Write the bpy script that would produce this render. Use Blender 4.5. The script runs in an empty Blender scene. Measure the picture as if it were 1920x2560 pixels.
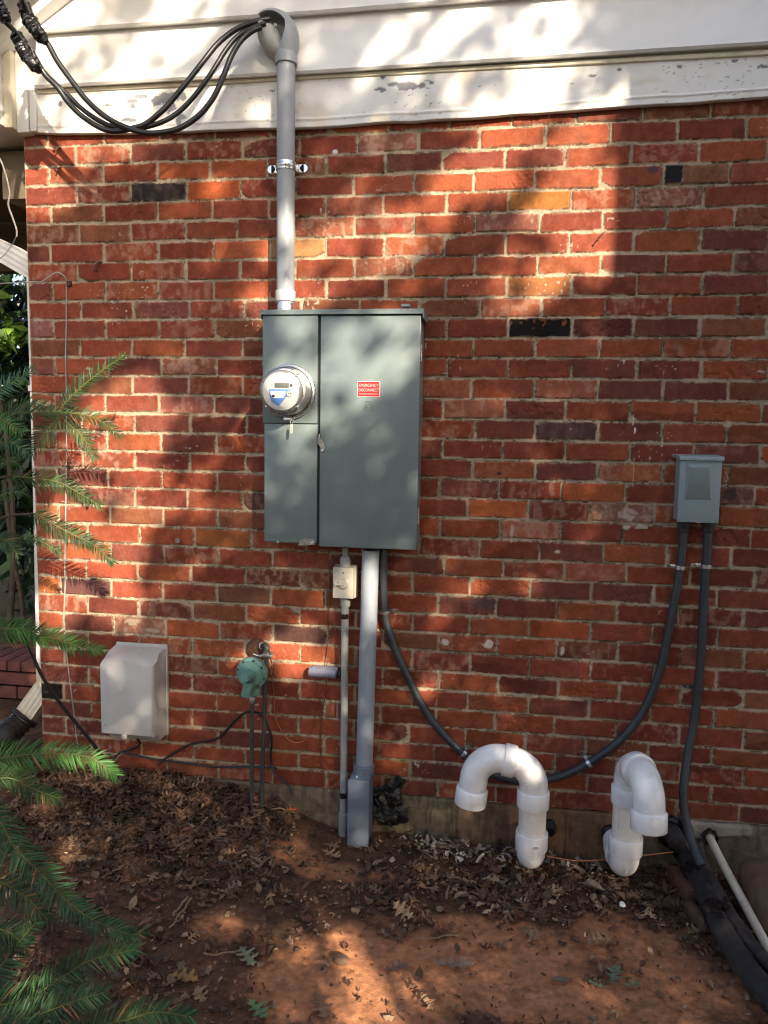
import bpy, bmesh, math, random
import numpy as np
from mathutils import Vector, Matrix
rad = math.radians
random.seed(7)
rng = np.random.default_rng(7)
sc = bpy.context.scene
COL = sc.collection

# ---------------------------------------------------------------- camera
CAM = np.array([1.7180, -2.6383, 1.4579]); F = 1921.0
def _axes(p, q, r):
    fwd = np.array([math.sin(p)*math.cos(q), math.cos(p)*math.cos(q), math.sin(q)])
    right = np.array([math.cos(p), -math.sin(p), 0.]); up = np.cross(right, fwd)
    return right*math.cos(r)+up*math.sin(r), -right*math.sin(r)+up*math.cos(r), fwd
CR, CU, CF = _axes(-.1493, -.1047, .0159)
cam = bpy.data.cameras.new('camera'); camo = bpy.data.objects.new('camera', cam); COL.objects.link(camo)
m = Matrix.Identity(4)
for i in range(3):
    m[i][0] = CR[i]; m[i][1] = CU[i]; m[i][2] = -CF[i]; m[i][3] = CAM[i]
camo.matrix_world = m
cam.sensor_fit = 'VERTICAL'; cam.sensor_height = 36.0; cam.lens = 36.0*F/2560
cam.clip_start = .05; cam.clip_end = 400
sc.camera = camo
cam.dof.use_dof = True; cam.dof.focus_distance = 2.6; cam.dof.aperture_fstop = 8.0; sc.cycles.filter_width = 1.15

# measuring helpers: where a sight line meets the plane at depth y, or the level z
def W(u, v, y=0.):
    d = CR*(u-960)/F - CU*(v-1280)/F + CF
    return CAM + d*(y-CAM[1])/d[1]
def G(u, v, z=0.):
    d = CR*(u-960)/F - CU*(v-1280)/F + CF
    return CAM + d*(z-CAM[2])/d[2]
KD = 1920/1659
def D(x, y, yy=0.): return W(x*KD, y*KD, yy)

# ---------------------------------------------------------------- light
SUN = np.array([.64, -1.0, .55]); SUNN = SUN/np.linalg.norm(SUN)
world = bpy.data.worlds.new('World'); sc.world = world; world.use_nodes = True
wn = world.node_tree.nodes; bg = wn['Background']
sky = wn.new('ShaderNodeTexSky'); sky.sky_type = 'NISHITA'; sky.sun_disc = False
sky.sun_elevation = math.asin(SUNN[2]); sky.sun_rotation = math.atan2(SUNN[0], SUNN[1])
world.node_tree.links.new(sky.outputs[0], bg.inputs[0]); bg.inputs[1].default_value = .12; sky.dust_density = 3.2; sky.ozone_density = .4; sky.air_density = .85
sl = bpy.data.lights.new('sun', 'SUN'); sl.energy = 4.3; sl.angle = rad(.53); sl.color = (1, .85, .66)
so = bpy.data.objects.new('sun', sl); COL.objects.link(so)
so.rotation_euler = Vector(SUNN).to_track_quat('Z', 'Y').to_euler(); so.location = (6, -8, 8)
sc.view_settings.view_transform = 'Standard'; sc.view_settings.look = 'None'
sc.view_settings.exposure = 1.62; sc.view_settings.gamma = 1

# ---------------------------------------------------------------- materials
def mat(name, col, rough=.5, metal=0., var=.12, scale=8., bump=.0, bscale=60., col2=None, attr=None,
        dirt=0., dirtcol=(.12,.09,.06), dscale=5., spec=.5, coat=0., detail=6., trans=0.):
    M = bpy.data.materials.new(name); M.use_nodes = True
    n = M.node_tree.nodes; l = M.node_tree.links; b = n['Principled BSDF']
    tc = n.new('ShaderNodeTexCoord')
    def noise(s, d=detail, w=0.):
        t = n.new('ShaderNodeTexNoise'); t.inputs['Scale'].default_value = s; t.inputs['Detail'].default_value = d
        t.inputs['Roughness'].default_value = .62; l.new(tc.outputs['Object'], t.inputs['Vector']); return t
    if attr:
        a = n.new('ShaderNodeAttribute'); a.attribute_name = attr; src = a.outputs['Color']
    else:
        c = n.new('ShaderNodeRGB'); c.outputs[0].default_value = (*col, 1); src = c.outputs[0]
    if var or col2:
        nz = noise(scale); mx = n.new('ShaderNodeMix'); mx.data_type = 'RGBA'
        mr = n.new('ShaderNodeMapRange'); mr.inputs[1].default_value = .33; mr.inputs[2].default_value = .67
        l.new(nz.outputs[0], mr.inputs[0]); l.new(mr.outputs[0], mx.inputs[0])
        if col2:
            l.new(src, mx.inputs[6]); mx.inputs[7].default_value = (*col2, 1)
        else:
            lo = n.new('ShaderNodeMix'); lo.data_type = 'RGBA'; lo.blend_type = 'MULTIPLY'; lo.inputs[0].default_value = 1
            hi = n.new('ShaderNodeMix'); hi.data_type = 'RGBA'; hi.blend_type = 'MULTIPLY'; hi.inputs[0].default_value = 1
            l.new(src, lo.inputs[6]); l.new(src, hi.inputs[6])
            lo.inputs[7].default_value = (1-var, 1-var, 1-var, 1); hi.inputs[7].default_value = (1+var, 1+var, 1+var, 1)
            l.new(lo.outputs[2], mx.inputs[6]); l.new(hi.outputs[2], mx.inputs[7])
        src = mx.outputs[2]
    if dirt:
        nz = noise(dscale, 8); mr = n.new('ShaderNodeMapRange'); mr.inputs[1].default_value = .5; mr.inputs[2].default_value = .72
        mr.inputs[4].default_value = dirt; l.new(nz.outputs[0], mr.inputs[0])
        mx = n.new('ShaderNodeMix'); mx.data_type = 'RGBA'; l.new(mr.outputs[0], mx.inputs[0]); l.new(src, mx.inputs[6])
        mx.inputs[7].default_value = (*dirtcol, 1); src = mx.outputs[2]
    l.new(src, b.inputs['Base Color'])
    nr = noise(scale*2.3, 4); mr = n.new('ShaderNodeMapRange'); mr.inputs[3].default_value = max(0, rough-.1); mr.inputs[4].default_value = min(1, rough+.1)
    l.new(nr.outputs[0], mr.inputs[0]); l.new(mr.outputs[0], b.inputs['Roughness'])
    b.inputs['Metallic'].default_value = metal; b.inputs['Specular IOR Level'].default_value = spec
    if coat: b.inputs['Coat Weight'].default_value = coat; b.inputs['Coat Roughness'].default_value = .15
    if bump:
        nb = noise(bscale, 5); bp = n.new('ShaderNodeBump'); bp.inputs['Strength'].default_value = bump; bp.inputs['Distance'].default_value = .002
        l.new(nb.outputs[0], bp.inputs['Height']); l.new(bp.outputs[0], b.inputs['Normal'])
    if trans:
        tl = n.new('ShaderNodeBsdfTranslucent'); l.new(src, tl.inputs[0]); ms = n.new('ShaderNodeMixShader'); ms.inputs[0].default_value = trans
        out = n['Material Output']; l.new(b.outputs[0], ms.inputs[1]); l.new(tl.outputs[0], ms.inputs[2]); l.new(ms.outputs[0], out.inputs[0])
    return M

M_wall = mat('brick_and_mortar', (.3,.06,.03), .88, attr='tint', var=.16, scale=90, bump=.55, bscale=330, spec=.22)
M_conc = mat('footing_concrete', (.3,.25,.18), .95, attr='tint', var=.2, scale=30, bump=.9, bscale=120, spec=.2)
M_white = mat('painted_siding', (.70,.69,.665), .55, var=.03, scale=3, bump=.08, bscale=40, dirt=.18, dirtcol=(.42,.38,.30), dscale=7)
M_frieze = mat('painted_frieze', (.74,.72,.68), .6, attr='tint', var=.04, scale=20, bump=.25, bscale=90)
M_cream = mat('cream_trim', (.66,.60,.46), .5, var=.06, scale=6, dirt=.3, dirtcol=(.3,.25,.16), dscale=9)
M_soffitdk = mat('dark_soffit_boards', (.11,.085,.055), .8, var=.25, scale=5, bump=.3)
M_pvcgrey = mat('grey_pvc', (.25,.285,.325), .42, var=.06, scale=9, dirt=.28, dirtcol=(.2,.19,.18), dscale=10, bump=.06, bscale=90)
M_pvcmast = mat('mast_grey_pvc', (.29,.31,.33), .42, var=.06, scale=9, dirt=.15, dirtcol=(.2,.19,.18), dscale=10, bump=.06, bscale=90)
M_oldpvc = mat('weathered_conduit', (.30,.31,.29), .6, var=.15, scale=12, dirt=.55, dirtcol=(.15,.14,.12), dscale=14, bump=.15)
M_panel = mat('panel_grey_paint', (.150,.190,.188), .34, var=.03, scale=4, bump=.05, bscale=500, dirt=.08, dirtcol=(.15,.16,.16), spec=.5)
M_lbbox = mat('dark_grey_pvc', (.13,.155,.20), .45, var=.06, scale=9, dirt=.2, dirtcol=(.12,.12,.12), dscale=10, bump=.06)
M_box = mat('small_box_grey_paint', (.25,.31,.315), .45, var=.04, scale=6, bump=.25, bscale=450, dirt=.1, dirtcol=(.2,.2,.18))
M_dark = mat('dark_gap', (.012,.014,.018), .7, var=.1)
M_zinc = mat('zinc_plate', (.62,.64,.66), .28, .95, var=.15, scale=40, bump=.1, bscale=120)
M_steel = mat('aged_steel', (.33,.31,.28), .42, .9, var=.3, scale=50, bump=.2)
M_rust = mat('rusty_iron', (.10,.045,.025), .8, .35, var=.4, scale=60, bump=.6, bscale=150)
M_gaspipe = mat('dark_green_iron_pipe', (.040,.046,.044), .6, .1, var=.25, scale=40, dirt=.5, dirtcol=(.10,.085,.07), dscale=20, bump=.3)
M_green = mat('green_regulator_paint', (.115,.245,.20), .5, var=.18, scale=20, dirt=.5, dirtcol=(.12,.10,.075), dscale=16, bump=.35, bscale=130)
M_rubber = mat('black_cable', (.013,.013,.014), .38, var=.2, scale=30, bump=.1, bscale=80)
M_tape = mat('black_tape', (.012,.012,.013), .28, var=.3, scale=60, bump=.9, bscale=90)
M_flex = mat('grey_flexible_conduit', (.032,.038,.044), .45, var=.12, scale=25, dirt=.2, dirtcol=(.09,.085,.08), dscale=12, bump=.12)
M_beige = mat('beige_plastic', (.50,.46,.38), .42, var=.05, scale=8, dirt=.25, dirtcol=(.25,.2,.14), dscale=14)
M_util = mat('weathered_beige_box', (.47,.455,.425), .6, var=.06, scale=7, dirt=.35, dirtcol=(.33,.25,.2), dscale=6, bump=.15, bscale=80)
M_pvcwhite = mat('white_pvc', (.83,.82,.81), .18, var=.04, scale=5, dirt=.34, dirtcol=(.46,.37,.28), dscale=16, spec=.55)
M_pvcpipe = mat('ivory_pvc_pipe', (.80,.75,.68), .3, var=.05, scale=6, dirt=.4, dirtcol=(.5,.42,.33), dscale=11)
M_creampipe = mat('cream_pvc_pipe', (.74,.65,.50), .5, var=.06, scale=12, dirt=.3, dirtcol=(.3,.24,.17), dscale=20)
M_copper = mat('copper_wire', (.42,.17,.09), .38, .85, var=.25, scale=40)
M_oldcopper = mat('tarnished_copper', (.16,.06,.035), .55, .5, var=.3, scale=40)
M_purple = mat('grey_violet_plastic', (.17,.18,.24), .4, var=.08, scale=12, dirt=.2, dirtcol=(.1,.1,.1))
M_foam = mat('black_foam_insulation', (.018,.017,.017), .7, var=.35, scale=25, dirt=.85, dirtcol=(.10,.068,.048), dscale=14, bump=.9, bscale=45)
M_tar = mat('black_tar_scrap', (.010,.010,.011), .45, var=.4, scale=50, bump=1., bscale=60)
M_terra = mat('dark_clay_brick', (.095,.042,.025), .9, var=.3, scale=20, bump=.5, dirt=.5, dirtcol=(.06,.035,.02))
M_rock = mat('mudstained_stone', (.13,.075,.045), .95, var=.35, scale=14, bump=.8, bscale=50, dirt=.5, dirtcol=(.06,.04,.025))
M_soil = mat('clay_soil', (.2,.08,.04), .95, attr='tint', var=.28, scale=55, bump=1., bscale=160, spec=.15, detail=9)
M_leaf = mat('dead_leaves', (.15,.09,.05), .75, attr='tint', var=.2, scale=40, bump=.4, bscale=120, spec=.3)
M_bark = mat('stem_bark', (.055,.040,.025), .85, var=.35, scale=40, bump=.6)
M_needle = mat('yew_needles', (.03,.09,.03), .5, attr='tint', var=.3, scale=25, spec=.3, trans=.22)
M_bush = mat('bush_foliage', (.03,.07,.02), .4, attr='tint', var=.25, scale=8, trans=.35)
M_trunk = mat('tree_bark', (.12,.09,.065), .95, var=.35, scale=12, bump=1., bscale=20)
M_red = mat('red_sticker', (.78,.012,.012), .35, var=.03)
M_whitelab = mat('white_print', (.82,.80,.78), .4, var=.02)
M_pinkprint = mat('faded_print', (.85,.42,.38), .45, var=.05)
M_bluelab = mat('blue_label', (.07,.22,.60), .35, var=.04)
M_greylab = mat('grey_face', (.48,.50,.50), .35, var=.03)
M_ink = mat('grey_ink', (.16,.16,.18), .5, var=.1)
M_lcd = mat('lcd_glass', (.085,.08,.055), .15, var=.25, scale=150)
M_drain = mat('black_corrugated_plastic', (.020,.018,.015), .5, var=.2, scale=20, dirt=.6, dirtcol=(.07,.05,.03), dscale=10)
M_grass = mat('lawn', (.10,.16,.03), .9, var=.3, scale=20, bump=1.)

M_glass = bpy.data.materials.new('clear_meter_cover'); M_glass.use_nodes = True
_n = M_glass.node_tree.nodes; _l = M_glass.node_tree.links; _n.remove(_n['Principled BSDF'])
_t = _n.new('ShaderNodeBsdfTransparent'); _t.inputs[0].default_value = (.93,.91,.90,1); _g = _n.new('ShaderNodeBsdfGlossy'); _g.inputs['Roughness'].default_value = .06
_f = _n.new('ShaderNodeLayerWeight'); _f.inputs[0].default_value = .32; _m = _n.new('ShaderNodeMixShader')
_mr = _n.new('ShaderNodeMapRange'); _mr.inputs[3].default_value = .05; _mr.inputs[4].default_value = .75
_l.new(_f.outputs['Fresnel'], _mr.inputs[0]); _l.new(_mr.outputs[0], _m.inputs[0]); _l.new(_t.outputs[0], _m.inputs[1]); _l.new(_g.outputs[0], _m.inputs[2]); _l.new(_m.outputs[0], _n['Material Output'].inputs[0])

# ---------------------------------------------------------------- builders
BASE = {}
def V(p): return Vector((float(p[0]), float(p[1]), float(p[2])))
class MB:
    def __init__(s): s.bm = bmesh.new()
    def _mark(s): return set(s.bm.verts)
    def box(s, c, size, bev=.0, seg=2, rot=None):
        old = set(s.bm.verts)
        mtx = Matrix.Translation(V(c)) @ (rot.to_4x4() if rot is not None else Matrix.Identity(4)) @ Matrix.Diagonal((*[float(q) for q in size], 1))
        r = bmesh.ops.create_cube(s.bm, size=1, matrix=mtx)
        if bev:
            es = {e for v in r['verts'] for e in v.link_edges}
            bmesh.ops.bevel(s.bm, geom=list(es), offset=bev, segments=seg, affect='EDGES', profile=.5)
        return s
    def box2(s, a, b, bev=0., seg=2):
        a = np.array(a, float); b = np.array(b, float)
        return s.box((a+b)/2, np.abs(b-a), bev, seg)
    def tube(s, pts, r, n=16, caps=True, sx=1., up0=None):
        P = [V(p) for p in pts]; N = len(P); R = r if hasattr(r, '__len__') else [r]*N
        T = [(P[min(i+1, N-1)]-P[max(i-1, 0)]).normalized() for i in range(N)]
        u = Vector(up0) if up0 else Vector((0, 0, 1))
        if abs(T[0].dot(u)) > .95: u = Vector((0, -1, 0)) if abs(T[0].y) < .9 else Vector((1, 0, 0))
        u = (u-T[0]*u.dot(T[0])).normalized(); rings = []
        for i in range(N):
            u = (u-T[i]*u.dot(T[i])).normalized(); w = T[i].cross(u)
            rings.append([s.bm.verts.new(P[i]+(u*math.cos(a)+w*math.sin(a)*sx)*float(R[i])) for a in [2*math.pi*k/n for k in range(n)]])
        for i in range(N-1):
            for k in range(n):
                s.bm.faces.new((rings[i][k], rings[i][(k+1) % n], rings[i+1][(k+1) % n], rings[i+1][k]))
        if caps: s.bm.faces.new(rings[0][::-1]); s.bm.faces.new(rings[-1])
        return s
    def lathe(s, o, axis, prof, n=32, closed=False):
        o = V(o); ax = Vector(axis).normalized(); u = Vector((0, 0, 1)) if abs(ax.z) < .9 else Vector((1, 0, 0))
        u = (u-ax*u.dot(ax)).normalized(); w = ax.cross(u); rings = []
        for r, h in prof:
            if r < 1e-6: rings.append([s.bm.verts.new(o+ax*h)])
            else: rings.append([s.bm.verts.new(o+ax*h+(u*math.cos(2*math.pi*k/n)+w*math.sin(2*math.pi*k/n))*r) for k in range(n)])
        for A, B in zip(rings[:-1], rings[1:]):
            for k in range(n):
                if len(A) == 1 and len(B) == 1: continue
                if len(A) == 1: s.bm.faces.new((A[0], B[(k+1) % n], B[k]))
                elif len(B) == 1: s.bm.faces.new((A[k], A[(k+1) % n], B[0]))
                else: s.bm.faces.new((A[k], A[(k+1) % n], B[(k+1) % n], B[k]))
        return s
    def prism(s, poly, off):
        off = V(off); A = [s.bm.verts.new(V(p)) for p in poly]; B = [s.bm.verts.new(V(p)+off) for p in poly]; n = len(A)
        s.bm.faces.new(A); s.bm.faces.new(B[::-1])
        for k in range(n): s.bm.faces.new((A[k], B[k], B[(k+1) % n], A[(k+1) % n]))
        return s
    def loft(s, rings, caps=True):
        R = [[s.bm.verts.new(V(p)) for p in r] for r in rings]; n = len(R[0])
        for A, B in zip(R[:-1], R[1:]):
            for k in range(n): s.bm.faces.new((A[k], A[(k+1) % n], B[(k+1) % n], B[k]))
        if caps: s.bm.faces.new(R[0][::-1]); s.bm.faces.new(R[-1])
        return s
    def build(s, name, m, parent=None, ang=38, bevel=0.):
        if bevel:
            es = [e for e in s.bm.edges if len(e.link_faces) == 2 and e.calc_face_angle(0) > rad(50)]
            bmesh.ops.bevel(s.bm, geom=es, offset=bevel, segments=2, affect='EDGES', profile=.5)
        bmesh.ops.recalc_face_normals(s.bm, faces=s.bm.faces)
        me = bpy.data.meshes.new(name); s.bm.to_mesh(me); s.bm.free()
        me.materials.append(m)
        for p in me.polygons: p.use_smooth = True
        me.set_sharp_from_angle(angle=rad(ang))
        return link(name, me, parent)
def link(name, me, parent=None):
    o = bpy.data.objects.new(name, me); COL.objects.link(o)
    if parent is not None:
        b = BASE[parent.name]
        if b.length: me.transform(Matrix.Translation(-b))
        o.parent = parent; BASE[o.name] = b
    else:
        # origin at the middle of the foot of the mesh
        co = np.empty(len(me.vertices)*3, np.float32); me.vertices.foreach_get('co', co); co = co.reshape(-1, 3)
        lo, hi = co.min(0), co.max(0); b = Vector((float(lo[0]+hi[0])/2, float(lo[1]+hi[1])/2, float(lo[2])))
        me.transform(Matrix.Translation(-b)); o.location = b; BASE[o.name] = b.copy()
    return o
def tag(o, label=None, cat=None, group=None, kind=None):
    for k, v in (('label', label), ('category', cat), ('group', group), ('kind', kind)):
        if v: o[k] = v
    return o
def thing(name, loc, label, cat, group=None):
    o = bpy.data.objects.new(name, None); COL.objects.link(o); o.location = V(loc); o.empty_display_size = .05
    BASE[o.name] = V(loc); return tag(o, label, cat, group)
def cr(pts, n=8):
    P = [np.array(p, float) for p in pts]; P = [2*P[0]-P[1]]+P+[2*P[-1]-P[-2]]; out = []
    for i in range(1, len(P)-2):
        for t in np.linspace(0, 1, n, endpoint=False):
            out.append(.5*((2*P[i])+(-P[i-1]+P[i+1])*t+(2*P[i-1]-5*P[i]+4*P[i+1]-P[i+2])*t*t+(-P[i-1]+3*P[i]-3*P[i+1]+P[i+2])*t**3))
    out.append(P[-2]); return out
def npmesh(name, co, faces, m, parent=None, tint=None, smooth=False, loops=None):
    """co (n,3), faces (f,k) of constant k"""
    me = bpy.data.meshes.new(name); nf, k = faces.shape
    me.vertices.add(len(co)); me.vertices.foreach_set('co', np.asarray(co, np.float32).ravel())
    me.loops.add(nf*k); me.loops.foreach_set('vertex_index', faces.astype(np.int32).ravel())
    me.polygons.add(nf); me.polygons.foreach_set('loop_start', np.arange(0, nf*k, k, dtype=np.int32))
    me.polygons.foreach_set('loop_total', np.full(nf, k, np.int32))
    me.update(calc_edges=True)
    if tint is not None:
        a = me.attributes.new('tint', 'FLOAT_COLOR', 'POINT')
        c = np.ones((len(co), 4), np.float32); c[:, :3] = tint; a.data.foreach_set('color', c.ravel())
    me.polygons.foreach_set('use_smooth', np.full(nf, smooth)); me.materials.append(m)
    return link(name, me, parent)
def gridfaces(nr, nc, flip=False):
    i = np.arange(nr*nc).reshape(nr, nc)
    f = np.stack([i[:-1, :-1], i[:-1, 1:], i[1:, 1:], i[1:, :-1]], -1).reshape(-1, 4)
    return f[:, ::-1] if flip else f
def vn(x, z, cell, seed):
    """value noise on arrays x,z (metres) -> 0..1"""
    g = np.random.default_rng(seed).random((257, 257)); a = x/cell; b = z/cell
    ia = np.floor(a).astype(int); ib = np.floor(b).astype(int); fa = a-ia; fb = b-ib
    fa = fa*fa*(3-2*fa); fb = fb*fb*(3-2*fb); ia &= 255; ib &= 255
    return (g[ia, ib]*(1-fa)+g[ia+1, ib]*fa)*(1-fb)+(g[ia, ib+1]*(1-fa)+g[ia+1, ib+1]*fa)*fb
def fbm(x, z, cell, seed, o=3):
    s = 0; a = 1; t = 0
    for k in range(o): s = s+a*vn(x+k*7.3, z+k*3.1, cell/2**k, seed+k); t += a; a *= .55
    return s/t
def ss(a, b, x): t = np.clip((x-a)/(b-a), 0, 1); return t*t*(3-2*t)
# ================================================================ HOUSE
house = thing('house', (1.4, .1, 0), 'red brick house wall under white lap siding, carrying the electrical panel', 'house')
JX={0:[0.092,0.306,0.51,0.712,1.113,1.315,1.517],1:[0.198,0.403,0.609,0.812,1.012,1.212,1.417,1.617,1.829,2.032,2.238,2.443],2:[0.094,0.3,0.503,0.695,0.898,1.106,1.307,1.499,1.702,1.895,2.099,2.304],3:[0.197,0.401,0.61,0.805,1.0,1.201,1.405,1.603,1.8,2.005,2.201,2.401],4:[0.095,0.298,0.5,0.702,0.906,1.103,1.302,1.515,1.718,1.918,2.12,2.324],5:[0.204,0.399,0.604,0.791,0.998,1.205,1.407,1.612,1.819,2.021,2.216,2.423],6:[0.091,0.297,0.501,0.706,0.91,1.106,1.309,1.511,1.714,1.918,2.12,2.324],7:[0.194,0.399,0.604,0.803,1.001,1.207,1.406,1.613,1.817,2.019,2.223,2.428],8:[0.095,0.298,0.503,0.707,0.91,1.111,1.315,1.518,1.722,1.93,2.135,2.338],9:[0.202,0.404,0.614,0.817,1.226,1.431,1.633,1.836,2.041,2.241,2.447],10:[0.095,0.299,0.502,0.709,1.525,1.729,1.938,2.132,2.337],11:[0.195,0.395,0.595,0.809,1.617],12:[0.096,0.509,0.714,1.531,1.733,1.94,2.148],13:[0.396,0.608,0.81,1.613,1.821,2.027,2.233],14:[0.09,0.291,0.498,0.704,1.521,1.727,1.928,2.133],15:[0.401,0.614,0.821,1.629,1.828,2.034,2.237],16:[0.088,0.292,0.503,0.712,1.52,1.724,1.931,2.14],17:[0.197,0.401,0.611,0.817,1.625,1.834,2.038,2.248],18:[0.09,0.295,0.505,0.712,1.513,1.717,1.924,2.131],19:[0.397,0.602,0.807,1.611,1.815,2.02,2.227],20:[0.092,0.298,0.506,0.713,1.519,1.722,1.925,2.128],21:[0.206,0.415,0.624,0.839,1.656,1.859,2.07,2.275],22:[0.298,0.507,0.716,1.535,1.739,1.944,2.147],23:[0.2,0.404,0.612,0.818,1.425,1.626,1.832],24:[0.092,0.297,0.502,0.71,1.518,1.718,1.924,2.122,2.322,2.527],25:[0.201,0.405,0.614,0.82,1.429,1.629,1.833,2.038,2.241,2.451],26:[0.508,0.719,1.325,1.523,1.726,1.929,2.132,2.336,2.538],27:[0.402,0.61,0.817,1.43,1.634,1.84,2.046,2.454],28:[0.099,0.71,1.326,1.529,1.939,2.142,2.345,2.544],29:[0.197,0.609,1.43,1.631,1.839,2.046,2.25,2.454],30:[0.705,1.318,1.52,1.726,1.93,2.14,2.346,2.551],31:[0.205,0.608,1.423,1.626,1.834,2.039,2.247,2.456],32:[0.097,0.711,1.516,1.937,2.359,2.559],33:[0.611,0.815,1.431,2.05,2.46],34:[0.711,1.331,1.533,1.943,2.555]}
ZL=[2.4442,2.3754,2.3128,2.2436,2.1787,2.1086,2.0423,1.9757,1.9084,1.8423,1.7742,1.7079,1.6426,1.5764,1.5098,1.4406,1.3711,1.3057,1.2376,1.168,1.1001,1.0318,0.9587,0.8938,0.8256,0.7571,0.6856,0.6184,0.5525,0.4821,0.4118,0.3449,0.2761]
ZM={11:1.7077,12:1.642,13:1.5719,14:1.5028,15:1.4356,16:1.3671,17:1.3025,18:1.2347,19:1.1665,20:1.0966,21:1.0264,22:0.9614,23:0.8924,24:0.8219,25:0.7573,26:0.691,27:0.6177,28:0.5501,29:0.4828,30:0.4173,31:0.3485,32:0.2832,33:0.2166,34:0.150,0:2.445,1:2.38,2:2.3137,3:2.247,4:2.179,5:2.1126,6:2.0423,7:1.9742,8:1.9057,9:1.8394}
ZR={0:2.4476,1:2.3792,2:2.3123,3:2.2451,4:2.1775,5:2.1119,6:2.0412,7:1.9749,8:1.9059,9:1.8389,23:0.8928,24:0.8284,25:0.7584,26:0.688,27:0.6166,28:0.5529,29:0.4842,30:0.4124,31:0.3485,32:0.2807,33:0.2184,34:0.1530}
HC, LB_, CC = 2.45, .2035, .0677
def bedz(i, X):
    z0 = HC-CC*i
    l = ZL[i] if 0 <= i < len(ZL) else z0
    return np.interp(X, [0, 1.42, 2.6], [l, ZM.get(i, z0), ZR.get(i, z0)])
def joints(r, x1, ph=0):
    off = 0 if r % 2 else .5*LB_
    rj = random.Random(r*17+3)
    ks = [round((x-off)/LB_) for x in JX.get(r, [])]; dv = [x-off-k*LB_ for x, k in zip(JX.get(r, []), ks)]
    out = []
    for k in range(0, int(x1/LB_)+3):
        if k in ks: out.append(off+k*LB_+dv[ks.index(k)])
        else: out.append(off+k*LB_+(float(np.interp(k, ks, dv)) if ks else 0)+rj.uniform(-.0025, .0025))
    return [x for x in out if x > .03]
# bricks that stand out in the photo: pixel in them, colour, pale bloom
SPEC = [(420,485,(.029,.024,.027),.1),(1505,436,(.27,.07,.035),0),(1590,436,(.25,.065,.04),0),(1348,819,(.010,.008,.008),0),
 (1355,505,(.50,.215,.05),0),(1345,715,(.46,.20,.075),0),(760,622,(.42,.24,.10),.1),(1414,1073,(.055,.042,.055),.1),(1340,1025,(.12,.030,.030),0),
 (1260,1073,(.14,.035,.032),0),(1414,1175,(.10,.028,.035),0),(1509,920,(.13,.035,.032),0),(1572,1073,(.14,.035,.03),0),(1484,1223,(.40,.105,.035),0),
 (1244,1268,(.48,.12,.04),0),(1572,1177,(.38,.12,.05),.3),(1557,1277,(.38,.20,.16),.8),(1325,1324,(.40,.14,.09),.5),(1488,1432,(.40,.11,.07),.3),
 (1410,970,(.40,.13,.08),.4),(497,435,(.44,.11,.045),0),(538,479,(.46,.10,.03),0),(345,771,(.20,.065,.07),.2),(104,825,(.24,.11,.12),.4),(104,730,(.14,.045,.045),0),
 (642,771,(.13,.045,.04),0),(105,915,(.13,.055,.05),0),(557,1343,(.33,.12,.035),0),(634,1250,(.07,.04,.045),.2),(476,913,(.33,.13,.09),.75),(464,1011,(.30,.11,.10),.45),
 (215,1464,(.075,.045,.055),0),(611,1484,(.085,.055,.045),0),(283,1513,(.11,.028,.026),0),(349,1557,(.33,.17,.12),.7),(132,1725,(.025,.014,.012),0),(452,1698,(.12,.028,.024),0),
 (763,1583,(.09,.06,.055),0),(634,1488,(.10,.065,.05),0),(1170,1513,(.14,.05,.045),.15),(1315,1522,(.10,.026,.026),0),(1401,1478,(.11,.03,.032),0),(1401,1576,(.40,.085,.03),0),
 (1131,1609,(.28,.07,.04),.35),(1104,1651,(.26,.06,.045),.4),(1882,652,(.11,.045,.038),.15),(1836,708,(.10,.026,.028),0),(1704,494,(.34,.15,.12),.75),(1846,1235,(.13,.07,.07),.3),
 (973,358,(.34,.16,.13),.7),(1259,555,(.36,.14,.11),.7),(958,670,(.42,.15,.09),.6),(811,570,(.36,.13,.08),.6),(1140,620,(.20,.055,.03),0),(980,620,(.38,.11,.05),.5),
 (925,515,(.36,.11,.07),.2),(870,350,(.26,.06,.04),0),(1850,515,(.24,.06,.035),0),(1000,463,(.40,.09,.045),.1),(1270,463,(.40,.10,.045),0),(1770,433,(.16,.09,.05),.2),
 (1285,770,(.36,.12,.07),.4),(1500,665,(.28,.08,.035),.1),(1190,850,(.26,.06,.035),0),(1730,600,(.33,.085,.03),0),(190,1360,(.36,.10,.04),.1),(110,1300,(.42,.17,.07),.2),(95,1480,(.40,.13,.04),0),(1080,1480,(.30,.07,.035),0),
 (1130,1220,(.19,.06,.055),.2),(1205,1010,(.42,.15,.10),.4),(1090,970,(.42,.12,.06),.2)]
_X = [W(s[0], s[1]) for s in SPEC]
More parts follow.
